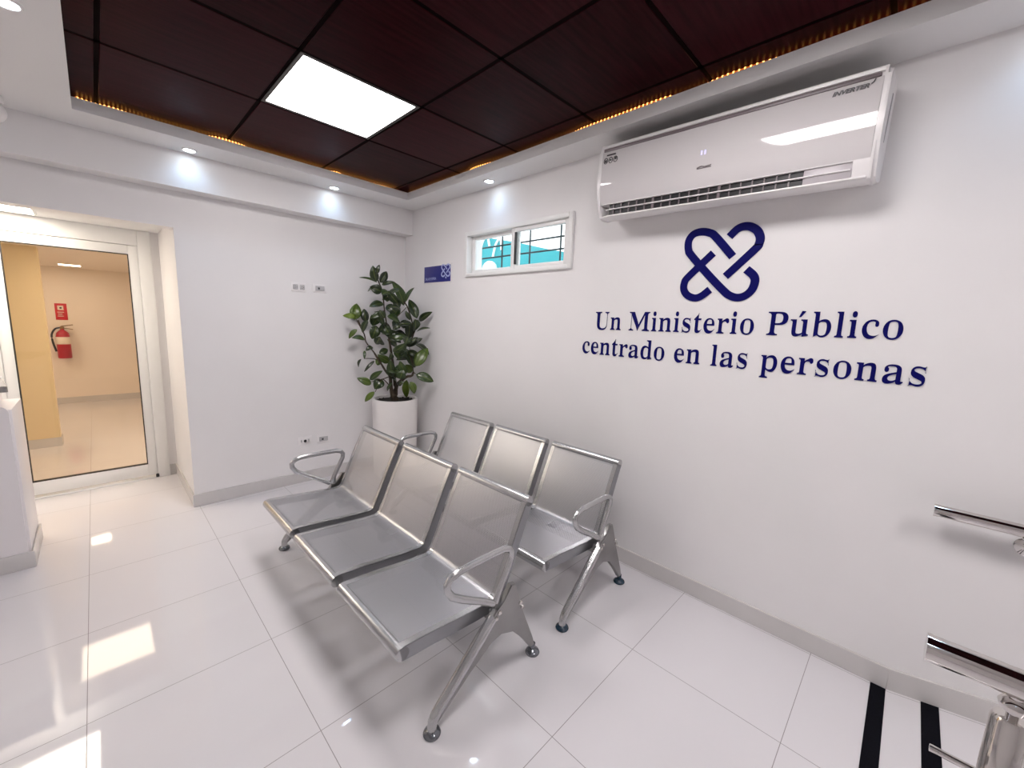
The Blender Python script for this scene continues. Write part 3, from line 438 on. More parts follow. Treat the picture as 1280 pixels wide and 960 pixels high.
# ---- baseboards
HB = .097
b = MB(); b.box(-.012, 0, -3.93, 0, 0, HB, .002, 1)
struct('baseboard_right', b, M['base'])
SL = .19
b = MB(); b.prism([(-3.93, 0), (-3.93, HB), (YF, HB+SL*(-3.93-YF)), (YF, SL*(-3.93-YF))], 'x', -.012, 0)
struct('baseboard_ramp', b, M['base'])
struct('baseboard_back', MB().box(AX-.012, -.012, -.012, 0, 0, HB, .002, 1), M['base'])
b = MB(); b.box(AX-.012, AX, 0.0, YD-.005, 0, HB); b.box(-1.905, AX-.012, YD-.017, YD-.005, 0, HB, .002, 1)
struct('baseboard_alcove', b, M['base'])

# ---- ramp
b = MB(); b.prism([(-3.93, 0.0), (YF, SL*(-3.93-YF)), (YF, 0)], 'x', -1.16, -.012)
struct('ramp', b, M['floor'], 'white tiled ramp rising toward the camera along the right wall')

# ---- corridor behind the glass door
b = MB(); b.box(-4.3, -1.1, 5.57, 5.7, 0, 2.4)
struct('wall_corridor', b, M['warm_wall'], 'cream corridor wall with the extinguisher')
struct('wall_passage', MB().box(-4.3, -2.65, 2.68, 2.86, 0, 2.4), M['yellow_wall'], 'yellow wall end behind the glass door')
struct('wall_lobby', MB().box(-1.2, -1.1, YD+.06, 5.57, 0, 2.4), M['warm_wall'])
struct('wall_hall', MB().box(-4.4, -4.3, YD+.06, 5.7, 0, 2.4), M['warm_wall'])
struct('ceiling_corridor', MB().box(-4.3, -1.1, YD+.06, 5.7, 2.10, 2.2), M['warm_wall'])
b = MB(); b.box(-4.3, -2.638, 2.668, 2.68, 0, HB); b.box(-2.65, -2.638, 2.68, 2.86, 0, HB)
struct('baseboard_passage', b, M['base'])
struct('baseboard_corridor', MB().box(-4.3, -1.2, 5.558, 5.57, 0, HB), M['base'])

# ------------------------------------------------------------------ glass door
d = bpy.data.objects.new('door_1', None); COL.objects.link(d); d.location = (-2.4, YD, 0)
tag(d, 'bronze glass door in a white aluminium frame', None, None, 'structure')
FX0, FX1 = -2.875, -1.905
b = MB(); b.box(FX0, FX0+.085, YD-.03, YD+.03, 0, 2.156, .004); b.box(FX1-.085, FX1, YD-.03, YD+.03, 0, 2.156, .004)
b.box(FX0+.085, FX1-.085, YD-.03, YD+.03, 2.03, 2.156, .004)
b.box(FX0+.08, FX0+.1, YD-.012, YD+.02, 0, 2.03); b.box(FX1-.1, FX1-.08, YD-.012, YD+.02, 0, 2.03)
b.build('door_frame', M['white_alu'], d)
lx0, lx1 = FX0+.088, FX1-.088
b = MB(); b.box(lx0, lx0+.06, YD-.02, YD+.02, .03, 2.027, .003); b.box(lx1-.06, lx1, YD-.02, YD+.02, .03, 2.027, .003)
b.box(lx0+.06, lx1-.06, YD-.02, YD+.02, .03, .137, .003); b.box(lx0+.06, lx1-.06, YD-.02, YD+.02, 1.955, 2.027, .003)
leaf = b.build('door_leaf', M['white_alu'], d)
gk = MB()
for (x0, x1, z0, z1) in ((lx0+.058, lx0+.064, .135, 1.957), (lx1-.064, lx1-.058, .135, 1.957), (lx0+.06, lx1-.06, .135, .141), (lx0+.06, lx1-.06, 1.951, 1.957)):
    gk.box(x0, x1, YD-.021, YD+.012, z0, z1)
gk.build('gasket', M['rubber'], leaf)
MB().box(lx0+.06, lx1-.06, YD-.003, YD+.003, .137, 1.955).build('glass_pane', M['bronze_glass'], d)
MB().lathe([(.012, 0), (.012, .02), (.009, .028)], (-1.995, YD-.03, .008), 12).build('door_pivot', M['black'], d)
MB().box(FX0+.09, FX1-.09, YD-.035, YD+.035, 0, .012, .003).build('threshold', M['white_alu'], d)

# ------------------------------------------------------------------ window in the right wall
w = bpy.data.objects.new('window_1', None); COL.objects.link(w); w.location = (0, (WY0+WY1)/2, WZ0)
tag(w, 'small white sliding window high on the right wall', None, None, 'structure')
OY0, OY1, OZ0, OZ1 = -2.118, -.984, 1.884, 2.252
b = MB()
for (y0, y1, z0, z1) in ((OY0, OY0+.034, OZ0, OZ1), (OY1-.034, OY1, OZ0, OZ1), (OY0+.034, OY1-.034, OZ0, OZ0+.03), (OY0+.034, OY1-.034, OZ1-.034, OZ1)):
    b.box(-.022, .10, y0, y1, z0, z1, .004)
b.build('window_frame', M['white_alu'], w)
def sash(y0, y1, x, e):
    z0, z1 = OZ0+.03, OZ1-.034
    s = MB()
    s.box(x-.012, x+.012, y0, y0+e, z0, z1, .003); s.box(x-.012, x+.012, y1-e, y1, z0, z1, .003)
    s.box(x-.012, x+.012, y0+e, y1-e, z0, z0+.03, .003); s.box(x-.012, x+.012, y0+e, y1-e, z1-.03, z1, .003)
    o = s.build('window_sash', M['white_alu'], w)
    MB().box(x-.002, x+.002, y0+e, y1-e, z0+.03, z1-.03).build('pane', M['clear_glass'], o)
    return o
sash(-1.575, OY1-.036, .045, .04)
s2 = sash(OY0+.036, -1.525, .012, .045)
MB().box(-.012, .004, -1.588, -1.572, 1.95, 2.185, .002).build('pull_handle', M['black'], s2)
# security bars outside
g = thing('window_grille', (.2, -1.55, 1.88), 'dark steel security bars outside the small sliding window', 'window bars')
for y in (-.91, -1.19, -1.51, -1.82):
    MB().tube([(.2, y-.03, 1.86), (.2, y-.03, 2.30)], .007, 8).build('upright_bar', M['grille'], g)
for z in (2.07, 2.16):
    MB().tube([(.206, -2.2, z), (.206, -.8, z)], .007, 8).build('cross_bar', M['grille'], g)
for z in (2.07, 2.16):
    for a, c in ((-2.2, -2.19), (-.81, -.80)): MB().box(.158, .206, a, c, z-.006, z+.006).build('wall_anchor', M['grille'], g)
# neighbouring building seen through it
nb = thing('neighbouring_house', (3.4, .9, -.1), 'turquoise building with a white arch outside the small window', 'building')
b = MB(); b.prism([(-2.5, -.1), (6.0, -.1), (6.0, 3.35), (3.4, 3.35), (1.42, 2.93), (.67, 2.74), (.24, 2.64), (-2.5, 2.2)], 'x', 3.0, 3.9)
b.build('wall', M['turq'], nb)
arch = [(1.83, 1.2)] + [(2.03-.2*math.cos(PI*k/10), 2.46+.19*math.sin(PI*k/10)) for k in range(11)] + [(2.23, 1.2)]
MB().prism(arch, 'x', 2.96, 3.0).build('arch', M['outside_white'], nb)
MB().box(2.93, 3.0, 2.38, 2.56, -.1, 3.2).build('white_pilaster', M['outside_white'], nb)
b = MB()
b.tube(smooth_path([(2.985, 2.34, 2.74), (2.985, 2.25, 3.0), (2.985, 2.12, 3.1), (2.985, 2.05, 2.92)]), .022, 8)
b.build('moulding', M['outside_white'], nb)
MB().tube(smooth_path([(2.985, 1.95, 2.70), (2.985, 1.88, 2.92), (2.985, 1.76, 3.02), (2.985, 1.72, 2.82)]), .022, 8).build('moulding', M['outside_white'], nb)
struct('ground', MB().box(.2, 14, -8, 12, -.3, -.1), M['outside_white'])

# ------------------------------------------------------------------ waiting benches
Y_OFF = 0.0
def arc(cx, cz, r, a0, a1, n):
    return [(cx+r*math.cos(math.radians(a0+(a1-a0)*k/n)), cz+r*math.sin(math.radians(a0+(a1-a0)*k/n))) for k in range(n+1)]
XS = -1.655     # front of the seat
def make_bench():
    root = thing('waiting_bench', (-1.2, -1.92, 0), 'silver perforated-steel three-seat bench in front, nearer the camera', 'bench', 'three-seat steel waiting benches')
    seat_p = [(-1.640, .3745), (-1.624, .3775), (-1.50, .370), (-1.40, .360), (-1.30, .352), (-1.215, .348)]
    bend = arc(-1.213, .388, .04, -92, -24, 6)
    back_p = [(-1.176, .375), (-1.150, .430), (-1.115, .510), (-1.075, .600), (-1.040, .675), (-1.014, .728)]
    ends = []
    for k in range(3):
        y1 = -1.118-.5475*k; y0 = y1-.490
        ends.append((y0, y1))
        m = .028
        st = MB().ribbon(seat_p[1:]+bend[1:4], .003, y0+m, y1-m).build('seat', M['perf'], root)
        bk = MB().ribbon(bend[3:-1]+back_p[:-1]+[(-1.019, .718)], .003, y0+m, y1-m).build('backrest', M['perf'], root)
        # plain steel edging: margins, front roll, top roll, bend and the folded side flanges (gap shade in their colour)
        for (a, c) in ((y0, y0+m), (y1-m, y1)):
            f = MB()
            f.ribbon(seat_p+bend[1:-1]+back_p, .003, a, c); f.build('edge_margin', M['steel'], root)
        f = MB(); f.ribbon([seat_p[0], seat_p[1]], .003, y0+m, y1-m); f.ribbon([(-1.019, .718), back_p[-1]], .003, y0+m, y1-m)
        f.bm.free()
        path = seat_p + bend[1:-1] + back_p
        n = len(path)
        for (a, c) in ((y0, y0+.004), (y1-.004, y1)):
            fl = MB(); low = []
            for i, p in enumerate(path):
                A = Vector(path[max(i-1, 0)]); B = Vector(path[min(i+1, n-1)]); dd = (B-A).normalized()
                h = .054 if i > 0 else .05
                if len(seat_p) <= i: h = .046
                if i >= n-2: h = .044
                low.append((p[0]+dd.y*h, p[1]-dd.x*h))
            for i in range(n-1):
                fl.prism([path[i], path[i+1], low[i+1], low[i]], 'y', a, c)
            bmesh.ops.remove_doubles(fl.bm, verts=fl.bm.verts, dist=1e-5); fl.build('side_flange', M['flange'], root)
        r = MB()
        r.tube([(-1.628, y0, .3505), (-1.628, y1, .3505)], .0265, 20)
        r.build('front_roll', M['steel'], root)
        MB().tube([(-.994, y0, .724), (-.994, y1, .724)], .0235, 20).build('top_roll', M['steel'], root)
        # bracket that bolts the pan to the beam
        MB().box(-1.30, -1.14, (y0+y1)/2-.03, (y0+y1)/2+.03, .312, .347, .003).build('pan_bracket', M['steel'], root)
    MB().box(-1.225, -1.155, -2.742, -1.093, .262, .315, .006).build('beam', M['cast'], root)
    # cast legs at both ends
    for yc in (-2.752, -1.083):
        b = MB()
        out = [(-1.262, .322), (-1.40, .19), (-1.548, .052), (-1.520, .040), (-1.375, .150), (-1.265, .222), (-1.205, .232), (-1.135, .205),
               (-1.075, .135), (-1.012, .050), (-.985, .050), (-1.005, .100), (-1.060, .225), (-1.085, .285), (-1.105, .345), (-1.130, .420), (-1.155, .425), (-1.195, .365), (-1.235, .350)]
        b.prism(out, 'y', yc-.013, yc+.013)
        es = [e for e in b.bm.edges if e.is_boundary is False and abs(e.verts[0].co.y-e.verts[1].co.y) < 1e-6]
        bmesh.ops.bevel(b.bm, geom=es, offset=.004, segments=2, affect='EDGES')
        lg = b.build('leg', M['cast'], root)
        MB().tube([(-1.245, yc, .318), (-1.30, yc, .272), (-1.42, yc, .162), (-1.520, yc, .075), (-1.535, yc, .050), (-1.537, yc, .022)],
                  [.020, .022, .021, .019, .018, .018], 14, up=(0, 1, 0)).build('front_tube', M['steel'], lg)
        for fx in (-1.537, -.985):
            b = MB(); b.lathe([(.0, .0), (.031, .0), (.033, .006), (.030, .013), (.018, .020), (.012, .024), (.012, .05), (.0, .05)], (fx, yc, 0.0), 24, cap=False)
            b.build('foot', M['foot'], lg)
        sg = -1 if yc < -2 else 1
        for (bx, bz) in ((-1.240, .318), (-1.222, .335), (-1.085, .292), (-1.098, .318)):
            b = MB(); b.lathe([(.0, 0), (.010, 0), (.010, .005*sg), (.005, .009*sg), (.0, .009*sg)], (bx, yc+.013*sg, bz), 12, axis='y', cap=False); b.build('bolt', M['chrome'], lg)
        ya = -2.745 if yc < -2 else -1.088
        b = MB(); b.prism([(-1.238, .33), (-1.205, .33), (-1.198, .41), (-1.232, .385)], 'y', ya-.008, ya+.008); b.build('arm_bracket', M['cast'], root)
        # armrest loop
        loop = [(-1.238, .330), (-1.240, .372), (-1.300, .412), (-1.400, .470), (-1.450, .505), (-1.472, .538), (-1.473, .562), (-1.455, .583), (-1.420, .592), (-1.35, .594), (-1.26, .594), (-1.19, .592),
                (-1.158, .582), (-1.144, .562), (-1.147, .535), (-1.170, .490), (-1.205, .425), (-1.228, .372)]
        b = MB(); b.tube([(x, ya, z) for x, z in loop[1:]], .0150, 14, up=(0, 1, 0), flat=.8)
        b.build('armrest', M['steel'], root)
    return root
bench = make_bench()
bench2 = copy_tree(bench)
bench2.location.x += .775
dark_foot = None
for lg_ in bench2.children:
    for f_ in lg_.children:
        if f_.name.startswith('foot'):
            if dark_foot is None: dark_foot = {}
            if f_.data.name not in dark_foot:
                dd = f_.data.copy(); dd.materials.clear(); dd.materials.append(M['foot_dark']); dark_foot[f_.data.name] = dd
            f_.data = dark_foot[f_.data.name]; f_['label'] = 'dark blue-black foot pad'
bench2['label'] = 'silver perforated-steel three-seat bench behind, against the lettered right wall'

# ------------------------------------------------------------------ potted plant
pl = thing('potted_rubber_plant', (-.29, -.29, 0), 'tall dark-green rubber plant in a white cylinder pot in the corner', 'plant')
b = MB(); b.lathe([(.0, 0), (.196, 0), (.205, .01), (.213, .735), (.211, .745), (.190, .745), (.186, .70), (.186, .60), (.0, .60)], (-.29, -.29, 0), 48, cap=False)
b.build('pot', M['pot'], pl)
b = MB(); b.lathe([(.0, 0), (.10, .004), (.187, -.004)], (-.29, -.29, .722), 40, cap=False)
for k in range(60):
    a = random.uniform(0, 2*PI); r = .18*math.sqrt(random.random())
    b.ball((-.29+r*math.cos(a), -.29+r*math.sin(a), .722), random.uniform(.006, .014), .7, 8)
b.build('soil', M['soil'], pl)
b = MB()
for i, s in enumerate(PLANT_STEMS):
    p = smooth_path(s); n = len(p)
    if i < 3:
        base = Vector((-.29+.03*(i-1), -.30, .70)); p = [base] + p
        n += 1; r = [(.022-.016*min(1, k/(n-1)*1.6)) if k/(n-1) < .6 else .006 for k in range(n)]
    else: r = [.005-.002*k/(n-1) for k in range(n)]
    b.tube(p, r, 8)
b.build('stem', M['stem'], pl)
fo = MB()
uvl = fo.uv
crown = []
for k in range(26):
    zz = random.uniform(.95, 1.75); rr = .17*(1-abs(zz-1.3)/.9); a = random.uniform(0, 2*PI)
    p = Vector((-.31+rr*math.cos(a)*.8, -.33+rr*math.sin(a)*.6, zz)); dv = Vector((random.uniform(-1, 1), random.uniform(-1, .4), random.uniform(-.5, .8))).normalized()*random.uniform(.09, .15)
    crown.append((p, p+dv, random.uniform(.042, .066)))
for (base, tip, wd) in PLANT_LEAVES + crown:
    B0 = Vector(base); T = Vector(tip); ax = (T-B0)*1.12; L = ax.length; wd *= 1.02
    if L < .03: continue
    ax.normalize()
    view = Vector((-.5, -.87, .35)) + Vector((random.uniform(-.7, .7), random.uniform(-.4, .4), random.uniform(-.3, .8)))
    nrm = (view - ax*view.dot(ax)).normalized(); side = ax.cross(nrm).normalized()
    age = min(1, max(0, random.gauss(.25, .2) + (.42 if (B0.z < 1.1 and B0.x > -.35) or B0.x < -.55 else 0)))
    nseg = 9; droop = random.uniform(.02, .10)*L*2
    rows = []
    for i in range(nseg+1):
        t = i/nseg
        hw = wd*.60*math.sin(PI*min(1, t**.85*.96+.02))**.8 if 0 < i < nseg else wd*.03
        c = B0 + ax*(L*t) - nrm*(droop*t*t) + nrm*(.012*math.sin(PI*t))
        row = []
        for q in (-1, -.5, 0, .5, 1):
            row.append((fo.bm.verts.new(c + side*(hw*q) + nrm*(abs(q)*hw*.22)), ((q+1)/2, age)))
        rows.append(row)
    for A, C in zip(rows, rows[1:]):
        for k in range(4):
            fo._face((A[k][0], A[k+1][0], C[k+1][0], C[k][0]), True, [A[k][1], A[k+1][1], C[k+1][1], C[k][1]])
fol = fo.build('foliage', M['leaf'], pl, autosmooth=False, normals=False)
sm = fol.modifiers.new('thickness', 'SOLIDIFY'); sm.thickness = .0012

# ------------------------------------------------------------------ air conditioner
ac = thing('air_conditioner', (0, -3.03, 2.17), 'white wall-mounted split air conditioner above the lettering', 'air conditioner')
TILT = Matrix.Translation(Vector((0, -3.03, 2.32))) @ Matrix.Rotation(math.radians(1.25), 4, 'X') @ Matrix.Translation(-Vector((0, -3.03, 2.32)))
AY0, AY1 = -3.645, -2.43
def acb(mb, name, m, parent=ac): return mb.rot(TILT).build(name, m, parent)
body = [(0, 2.15), (0, 2.480), (-.02, 2.483), (-.185, 2.487), (-.212, 2.486), (-.216, 2.480), (-.215, 2.470), (-.206, 2.468), (-.205, 2.18), (-.203, 2.175), (-.13, 2.175), (-.13, 2.140), (-.188, 2.116), (-.184, 2.109), (-.165, 2.104), (-.11, 2.104), (-.05, 2.126)]
b = MB(); b.prism(body, 'y', AY0+.012, AY1-.012); acb(b, 'housing', M['white_plastic'])
b = MB(); b.prism([(-.131, 2.176), (-.2055, 2.176), (-.205, 2.158), (-.188, 2.112), (-.131, 2.112)], 'y', AY0+.016, AY0+.071); acb(b, 'corner_block', M['white_plastic'])
side = [(0, 2.145), (0, 2.482), (-.03, 2.489), (-.200, 2.489), (-.216, 2.482), (-.220, 2.455), (-.2245, 2.30), (-.221, 2.23), (-.208, 2.160), (-.180, 2.108), (-.160, 2.101), (-.11, 2.100), (-.05, 2.122)]
for (a, c) in ((AY0, AY0+.02), (AY1-.02, AY1)):
    yo = a if a == AY0 else c
    b = MB(); b.prism(side, 'y', a, c)
    bmesh.ops.bevel(b.bm, geom=[e for e in b.bm.edges if abs(e.verts[0].co.y-yo) < 1e-6 and abs(e.verts[1].co.y-yo) < 1e-6 and min(e.verts[0].co.x, e.verts[1].co.x) < -.02 and max(e.verts[0].co.x, e.verts[1].co.x) < -.01], offset=.012 if a == AY0 else .008, segments=3, affect='EDGES')
    e = acb(b, 'end_cap', M['white_plastic'])
    if a == AY0:
        g = MB(); g.prism([(-.085, 2.43), (-.10, 2.43), (-.125, 2.30), (-.12, 2.25), (-.105, 2.30)], 'y', a-.002, a+.002)
        g.rot(TILT).build('grip_recess', M['ac_grey'], e)
front = [(-.203, 2.452), (-.214, 2.451), (-.219, 2.42), (-.2235, 2.36), (-.2245, 2.30), (-.222, 2.235), (-.214, 2.197), (-.203, 2.176)]
b = MB(); b.prism(front, 'y', AY0+.021, AY1-.021, smooth=True); acb(b, 'front_panel', M['ac_panel'])
b = MB(); b.box(-.2125, -.19, AY0+.03, AY1-.02, 2.454, 2.4675, .002); acb(b, 'top_band', M['band'])
b = MB(); b.box(-.18, -.02, AY0+.04, AY1-.04, 2.484, 2.4905)
for k in range(8): b.box(-.18+.02*k, -.175+.02*k, AY0+.05, AY1-.05, 2.4905, 2.493)
acb(b, 'intake_grille', M['black'])
# outlet: dark cavity with vanes, long white flap and the closed grey section on the right
b = MB(); b.box(-.19, -.131, AY0+.23, AY1-.07, 2.122, 2.175); acb(b, 'air_outlet', M['black'])
b = MB(); b.box(-.197, -.131, AY0+.072, AY0+.228, 2.116, 2.177, .002); acb(b, 'closed_flap', M['ac_grey'])
for k in range(19):
    y = AY1-.10-.0465*k
    wdt = .006 if k in (5, 12) else .0025
    b = MB(); b.box(-.196, -.17, y-wdt, y+wdt, 2.118, 2.176)
    acb(b, 'vane', M['band'])
b = MB(); b.box(-.204, -.188, AY0+.076, AY1-.05, 2.144, 2.1495, .002); acb(b, 'air_flap', M['white_plastic'])
b = MB(); b.box(-.200, -.13, AY0+.025, AY1-.06, 2.110, 2.118, .002); acb(b, 'outlet_lip', M['white_plastic'])
b = MB()
for dx in (0, .016):
    y = -3.0-dx
    b.box(-.2255, -.222, y-.0030, y+.0030, 2.318, 2.336)
acb(b, 'display_digits', M['digit'])
def text_mesh(body_, size, name, m, parent, origin, u, v, depth=.002, shear=0.0, sx=1.0, spacing=1.0, off=0.0):
    cu = bpy.data.curves.new(name, 'FONT'); cu.offset = off; cu.body = body_; cu.size = size; cu.extrude = depth/2; cu.space_character = spacing
    cu.shear = shear; cu.resolution_u = 3
    tmp = bpy.data.objects.new(name, cu); COL.objects.link(tmp)
    bpy.context.view_layer.update()
    me = bpy.data.meshes.new_from_object(tmp.evaluated_get(bpy.context.evaluated_depsgraph_get()))
    bpy.data.objects.remove(tmp)
    U, V = Vector(u), Vector(v); W = U.cross(V)
    o = Vector(origin)-world_loc(parent)
    for p in me.vertices: p.co = o + U*(p.co.x*sx) + V*p.co.y + W*(p.co.z+depth/2)
    me.materials.clear(); me.materials.append(m)
    ob = bpy.data.objects.new(name, me); COL.objects.link(ob); ob.parent = parent
    return ob
c_, s_ = math.cos(math.radians(1.25)), math.sin(math.radians(1.25))
text_mesh('INVERTER', .020, 'printed_lettering', M['ink'], ac, (-.2205, -3.478, 2.4115), (0, -c_, -s_), (-.05, -s_, c_), .001, .3, 1.22, off=.0009)
b = MB(); b.tube([(-.2205, -3.590, 2.432), (-.2205, -3.596, 2.436), (-.2200, -3.601, 2.447)], .0018, 6); acb(b, 'printed_mark', M['ink'])
# round icons on the left and the tiny maker's mark in the middle
b = MB()
for k in range(3):
    cy, cz = -2.472-.030*k, 2.402
    b.tube([(-.2205, cy+.0115*math.cos(2*PI*q/16), cz+.0145*math.sin(2*PI*q/16)) for q in range(16)], .0022, 6, closed=True, up=(1, 0, 0))
b.box(-.2225, -.219, -2.478, -2.466, 2.393, 2.407); b.box(-.2225, -.219, -2.507, -2.497, 2.399, 2.407)
b.box(-.2225, -.219, -2.538, -2.528, 2.400, 2.412); b.box(-.2200, -.217, -2.53, -2.475, 2.427, 2.434)
acb(b, 'icon_sticker', M['ink'])
b = MB(); b.tube([(-.2238, -2.985, 2.262), (-.2238, -3.005, 2.267), (-.2238, -3.02, 2.262), (-.2238, -3.05, 2.266)], .0025, 6)
b.box(-.2245, -.2225, -3.05, -2.985, 2.256, 2.2605); b.rot(TILT).build('maker_mark', M['grey_ink'], ac)

# ------------------------------------------------------------------ wall lettering and emblem
def reweight(pts, dx, dy):
    """slimmer stems (dx) and sturdier hairlines (dy) for one closed outline"""
    n = len(pts); out = []
    for i in range(n):
        p = pts[i]; a = pts[i-1]; c = pts[(i+1) % n]
        co = Vector((p[2], p[3]))
        tin = co-Vector((p[0], p[1])); tout = Vector((p[4], p[5]))-co
        if tin.length < 1e-4: tin = co-Vector((a[4], a[5]))
        if tin.length < 1e-4: tin = co-Vector((a[2], a[3]))
        if tout.length < 1e-4: tout = Vector((c[0], c[1]))-co
        if tout.length < 1e-4: tout = Vector((c[2], c[3]))-co
        ns = [Vector((-t.y, t.x)).normalized() for t in (tin, tout) if t.length > 1e-6]
        nx = max((q.x for q in ns), key=abs); ny = max((q.y for q in ns), key=abs)
        ox, oy = ORI*nx*-dx, ORI*ny*dy
        out.append([p[0]+ox, p[1]+oy, p[2]+ox, p[3]+oy, p[4]+ox, p[5]+oy])
    return out
def _area(pts): return sum(p[2]*q[3]-q[2]*p[3] for p, q in zip(pts, pts[1:]+pts[:1]))
ORI = -1 if _area(GLYPHS['l'][1][0]) > 0 else 1
def glyph_mesh(ch, origin, size, sx, depth, name, m, parent):
    adv, spl = GLYPHS[ch]
    cu = bpy.data.curves.new(name, 'CURVE'); cu.dimensions = '2D'; cu.fill_mode = 'BOTH'; cu.extrude = depth/2; cu.resolution_u = 4
    def add(pts):
        s = cu.splines.new('BEZIER'); s.bezier_points.add(len(pts)-1); s.use_cyclic_u = True
        for bp, p in zip(s.bezier_points, pts):
            bp.handle_left_type = bp.handle_right_type = 'FREE'
            bp.handle_left = (p[0], p[1], 0); bp.co = (p[2], p[3], 0); bp.handle_right = (p[4], p[5], 0)
    for pts in spl: add(reweight(pts, .0140, .0055))
    if name == 'letter_acute':
        q = [(.155, .355), (.190, .355), (.268, .468), (.205, .475)]
        add([[x, y, x, y, x, y] for x, y in q])
    tmp = bpy.data.objects.new(name, cu); COL.objects.link(tmp)
    bpy.context.view_layer.update()
    me = bpy.data.meshes.new_from_object(tmp.evaluated_get(bpy.context.evaluated_depsgraph_get()))
    bpy.data.objects.remove(tmp)
    o = Vector(origin)-world_loc(parent)
    for p in me.vertices:
        x, y, z = p.co
        p.co = o + Vector((-(z+depth/2)/1.0, -x*size*sx, y*size))
    me.flip_normals()
    me.materials.clear(); me.materials.append(m)
    ob = bpy.data.objects.new('letter', me); COL.objects.link(ob); ob.parent = parent
    return adv
def line_of_text(s, y0, y1, z0, z1, size, label):
    root = thing('wall_lettering', (0, (y0+y1)/2, (z0+z1)/2), label, 'lettering', 'navy lettering on the right wall')
    tot = 0
    for ch in s: tot += .19 if ch == ' ' else GLYPHS['u' if ch == 'ú' else ch][0]
    sx = (y0-y1)/(tot*size)
    print('text', s, 'sx', sx)
    x = 0
    for ch in s:
        if ch == ' ': x += .19; continue
        t = x/tot
        z = z0+(z1-z0)*t
        nm = 'letter_acute' if ch == 'ú' else 'letter'
        a = glyph_mesh('u' if ch == 'ú' else ch, (0, y0-x*size*sx, z), size, sx, .004, nm, M['navy'], root)
        x += a
    return root
line_of_text('Un Ministerio Público', -2.325, -3.795, 1.487, 1.497, .240, 'navy serif line "Un Ministerio Público" on the right wall')
line_of_text('centrado en las personas', -2.236, -3.885, 1.327, 1.315, .240, 'navy serif line "centrado en las personas" on the right wall')

em = thing('wall_emblem', (0, -3.06, 1.66), 'navy interlaced loop emblem above the wall lettering', 'emblem')
def stroke(pts, wdt, m, parent, f=lambda a, b_: (0, a, b_), depth=.005, xo=0.0):
    P = smooth_path([(0, a, c) for a, c in pts], 6)
    b = MB(); n = len(P); rows = []
    for i in range(n):
        t = (P[min(i+1, n-1)]-P[max(i-1, 0)]).normalized(); nn = Vector((0, -t.z, t.y))
        l, r_ = P[i]+nn*wdt/2, P[i]-nn*wdt/2
        rows.append([b.bm.verts.new((xo+dx, q.y, q.z)) for dx in (0, -depth) for q in (l, r_)])
    for A, C in zip(rows, rows[1:]):
        b._face((A[2], A[3], C[3], C[2])); b._face((A[0], C[0], C[1], A[1])); b._face((A[0], A[2], C[2], C[0])); b._face((A[1], C[1], C[3], A[3]))
    b._face((rows[0][0], rows[0][1], rows[0][3], rows[0][2])); b._face((rows[-1][0], rows[-1][2], rows[-1][3], rows[-1][1]))
    return b.build('loop', m, parent)
for k, s in enumerate(EMBLEM): stroke(s, .038, M['navy'], em, xo=-.0004*k)

# ------------------------------------------------------------------ blue door sign beside the window
sg = thing('wall_sign', (0, -.56, 1.865), 'small blue sign with a white emblem beside the window', 'sign')
b = MB(); b.box(-.006, 0, -.770, -.352, 1.862, 2.010, .002); b.build('plate', M['sign'], sg)
b = MB(); b.box(-.004, 0, -.782, -.340, 1.850, 2.022, .001); b.build('backing', M['white_plastic'], sg)
text_mesh('SALA DE ESPERA', .034, 'lettering', M['sign_white'], sg, (-.0062, -.372, 1.884), (0, -1, 0), (0, 0, 1), .001, 0, .72)
def se(a, c): return (-.700+(a+3.06)*.36, 1.960+(c-1.846)*.30)
for s in EMBLEM:
    o = stroke([se(a, c) for a, c in s], .013, M['sign_white'], sg, depth=.0015, xo=-.0062); o.name = 'emblem_loop'
b = MB(); b.prism([(-.690, 1.905), (-.705, 1.885), (-.715, 1.905)], 'x', -.0075, -.006); b.build('small_mark', M['sign_white'], sg)

# ------------------------------------------------------------------ outlets on the back wall
def outlet(xc, zc, kind, label):
    t = thing('wall_outlet', (xc, 0, zc-.035), label, 'outlet', 'white outlets on the back wall')
    MB().box(xc-.06, xc+.06, -.007, 0, zc-.036, zc+.036, .003).build('cover_plate', M['white_plastic'], t)
    if kind == 'socket':
        for dx in (-.027, .027):
            f = MB().box(xc+dx-.019, xc+dx+.019, -.011, -.006, zc-.021, zc+.021, .006).build('socket', M['socket_grey'], t)
            b = MB()
            b.box(xc+dx-.008, xc+dx+.004, -.0118, -.0105, zc+.006, zc+.0085); b.box(xc+dx-.008, xc+dx+.004, -.0118, -.0105, zc-.0085, zc-.006)
            b.lathe([(.0, 0), (.003, 0), (.003, -.001), (.0, -.001)], (xc+dx+.011, -.0112, zc), 10, axis='y', cap=False)
            b.build('slot', M['socket_dark'], f)
    elif kind == 'jack':
        f = MB().box(xc-.036, xc+.036, -.011, -.006, zc-.021, zc+.021, .004).build('insert', M['white_plastic'], t)
        MB().lathe([(.0, 0), (.013, 0), (.011, -.006), (.0, -.006)], (xc, -.011, zc-.004), 16, axis='y', cap=False).build('jack', M['black'], f)
        for dx in (-.032, .03): MB().box(xc+dx-.006, xc+dx+.006, -.012, -.0105, zc-.012, zc+.010).build('slot', M['socket_grey'], f)
    else:
        f = MB().box(xc-.038, xc+.038, -.011, -.006, zc-.021, zc+.021, .004).build('insert', M['socket_grey'], t)
        MB().box(xc-.018, xc-.002, -.0125, -.0105, zc-.009, zc+.008).build('slot', M['socket_dark'], f)
outlet(-1.037, 1.744, 'socket', 'left white outlet of the upper pair on the back wall')
outlet(-.862, 1.748, 'blank', 'right white outlet of the upper pair on the back wall')
outlet(-1.033, .386, 'jack', 'left low outlet with one round dark jack near the baseboard')
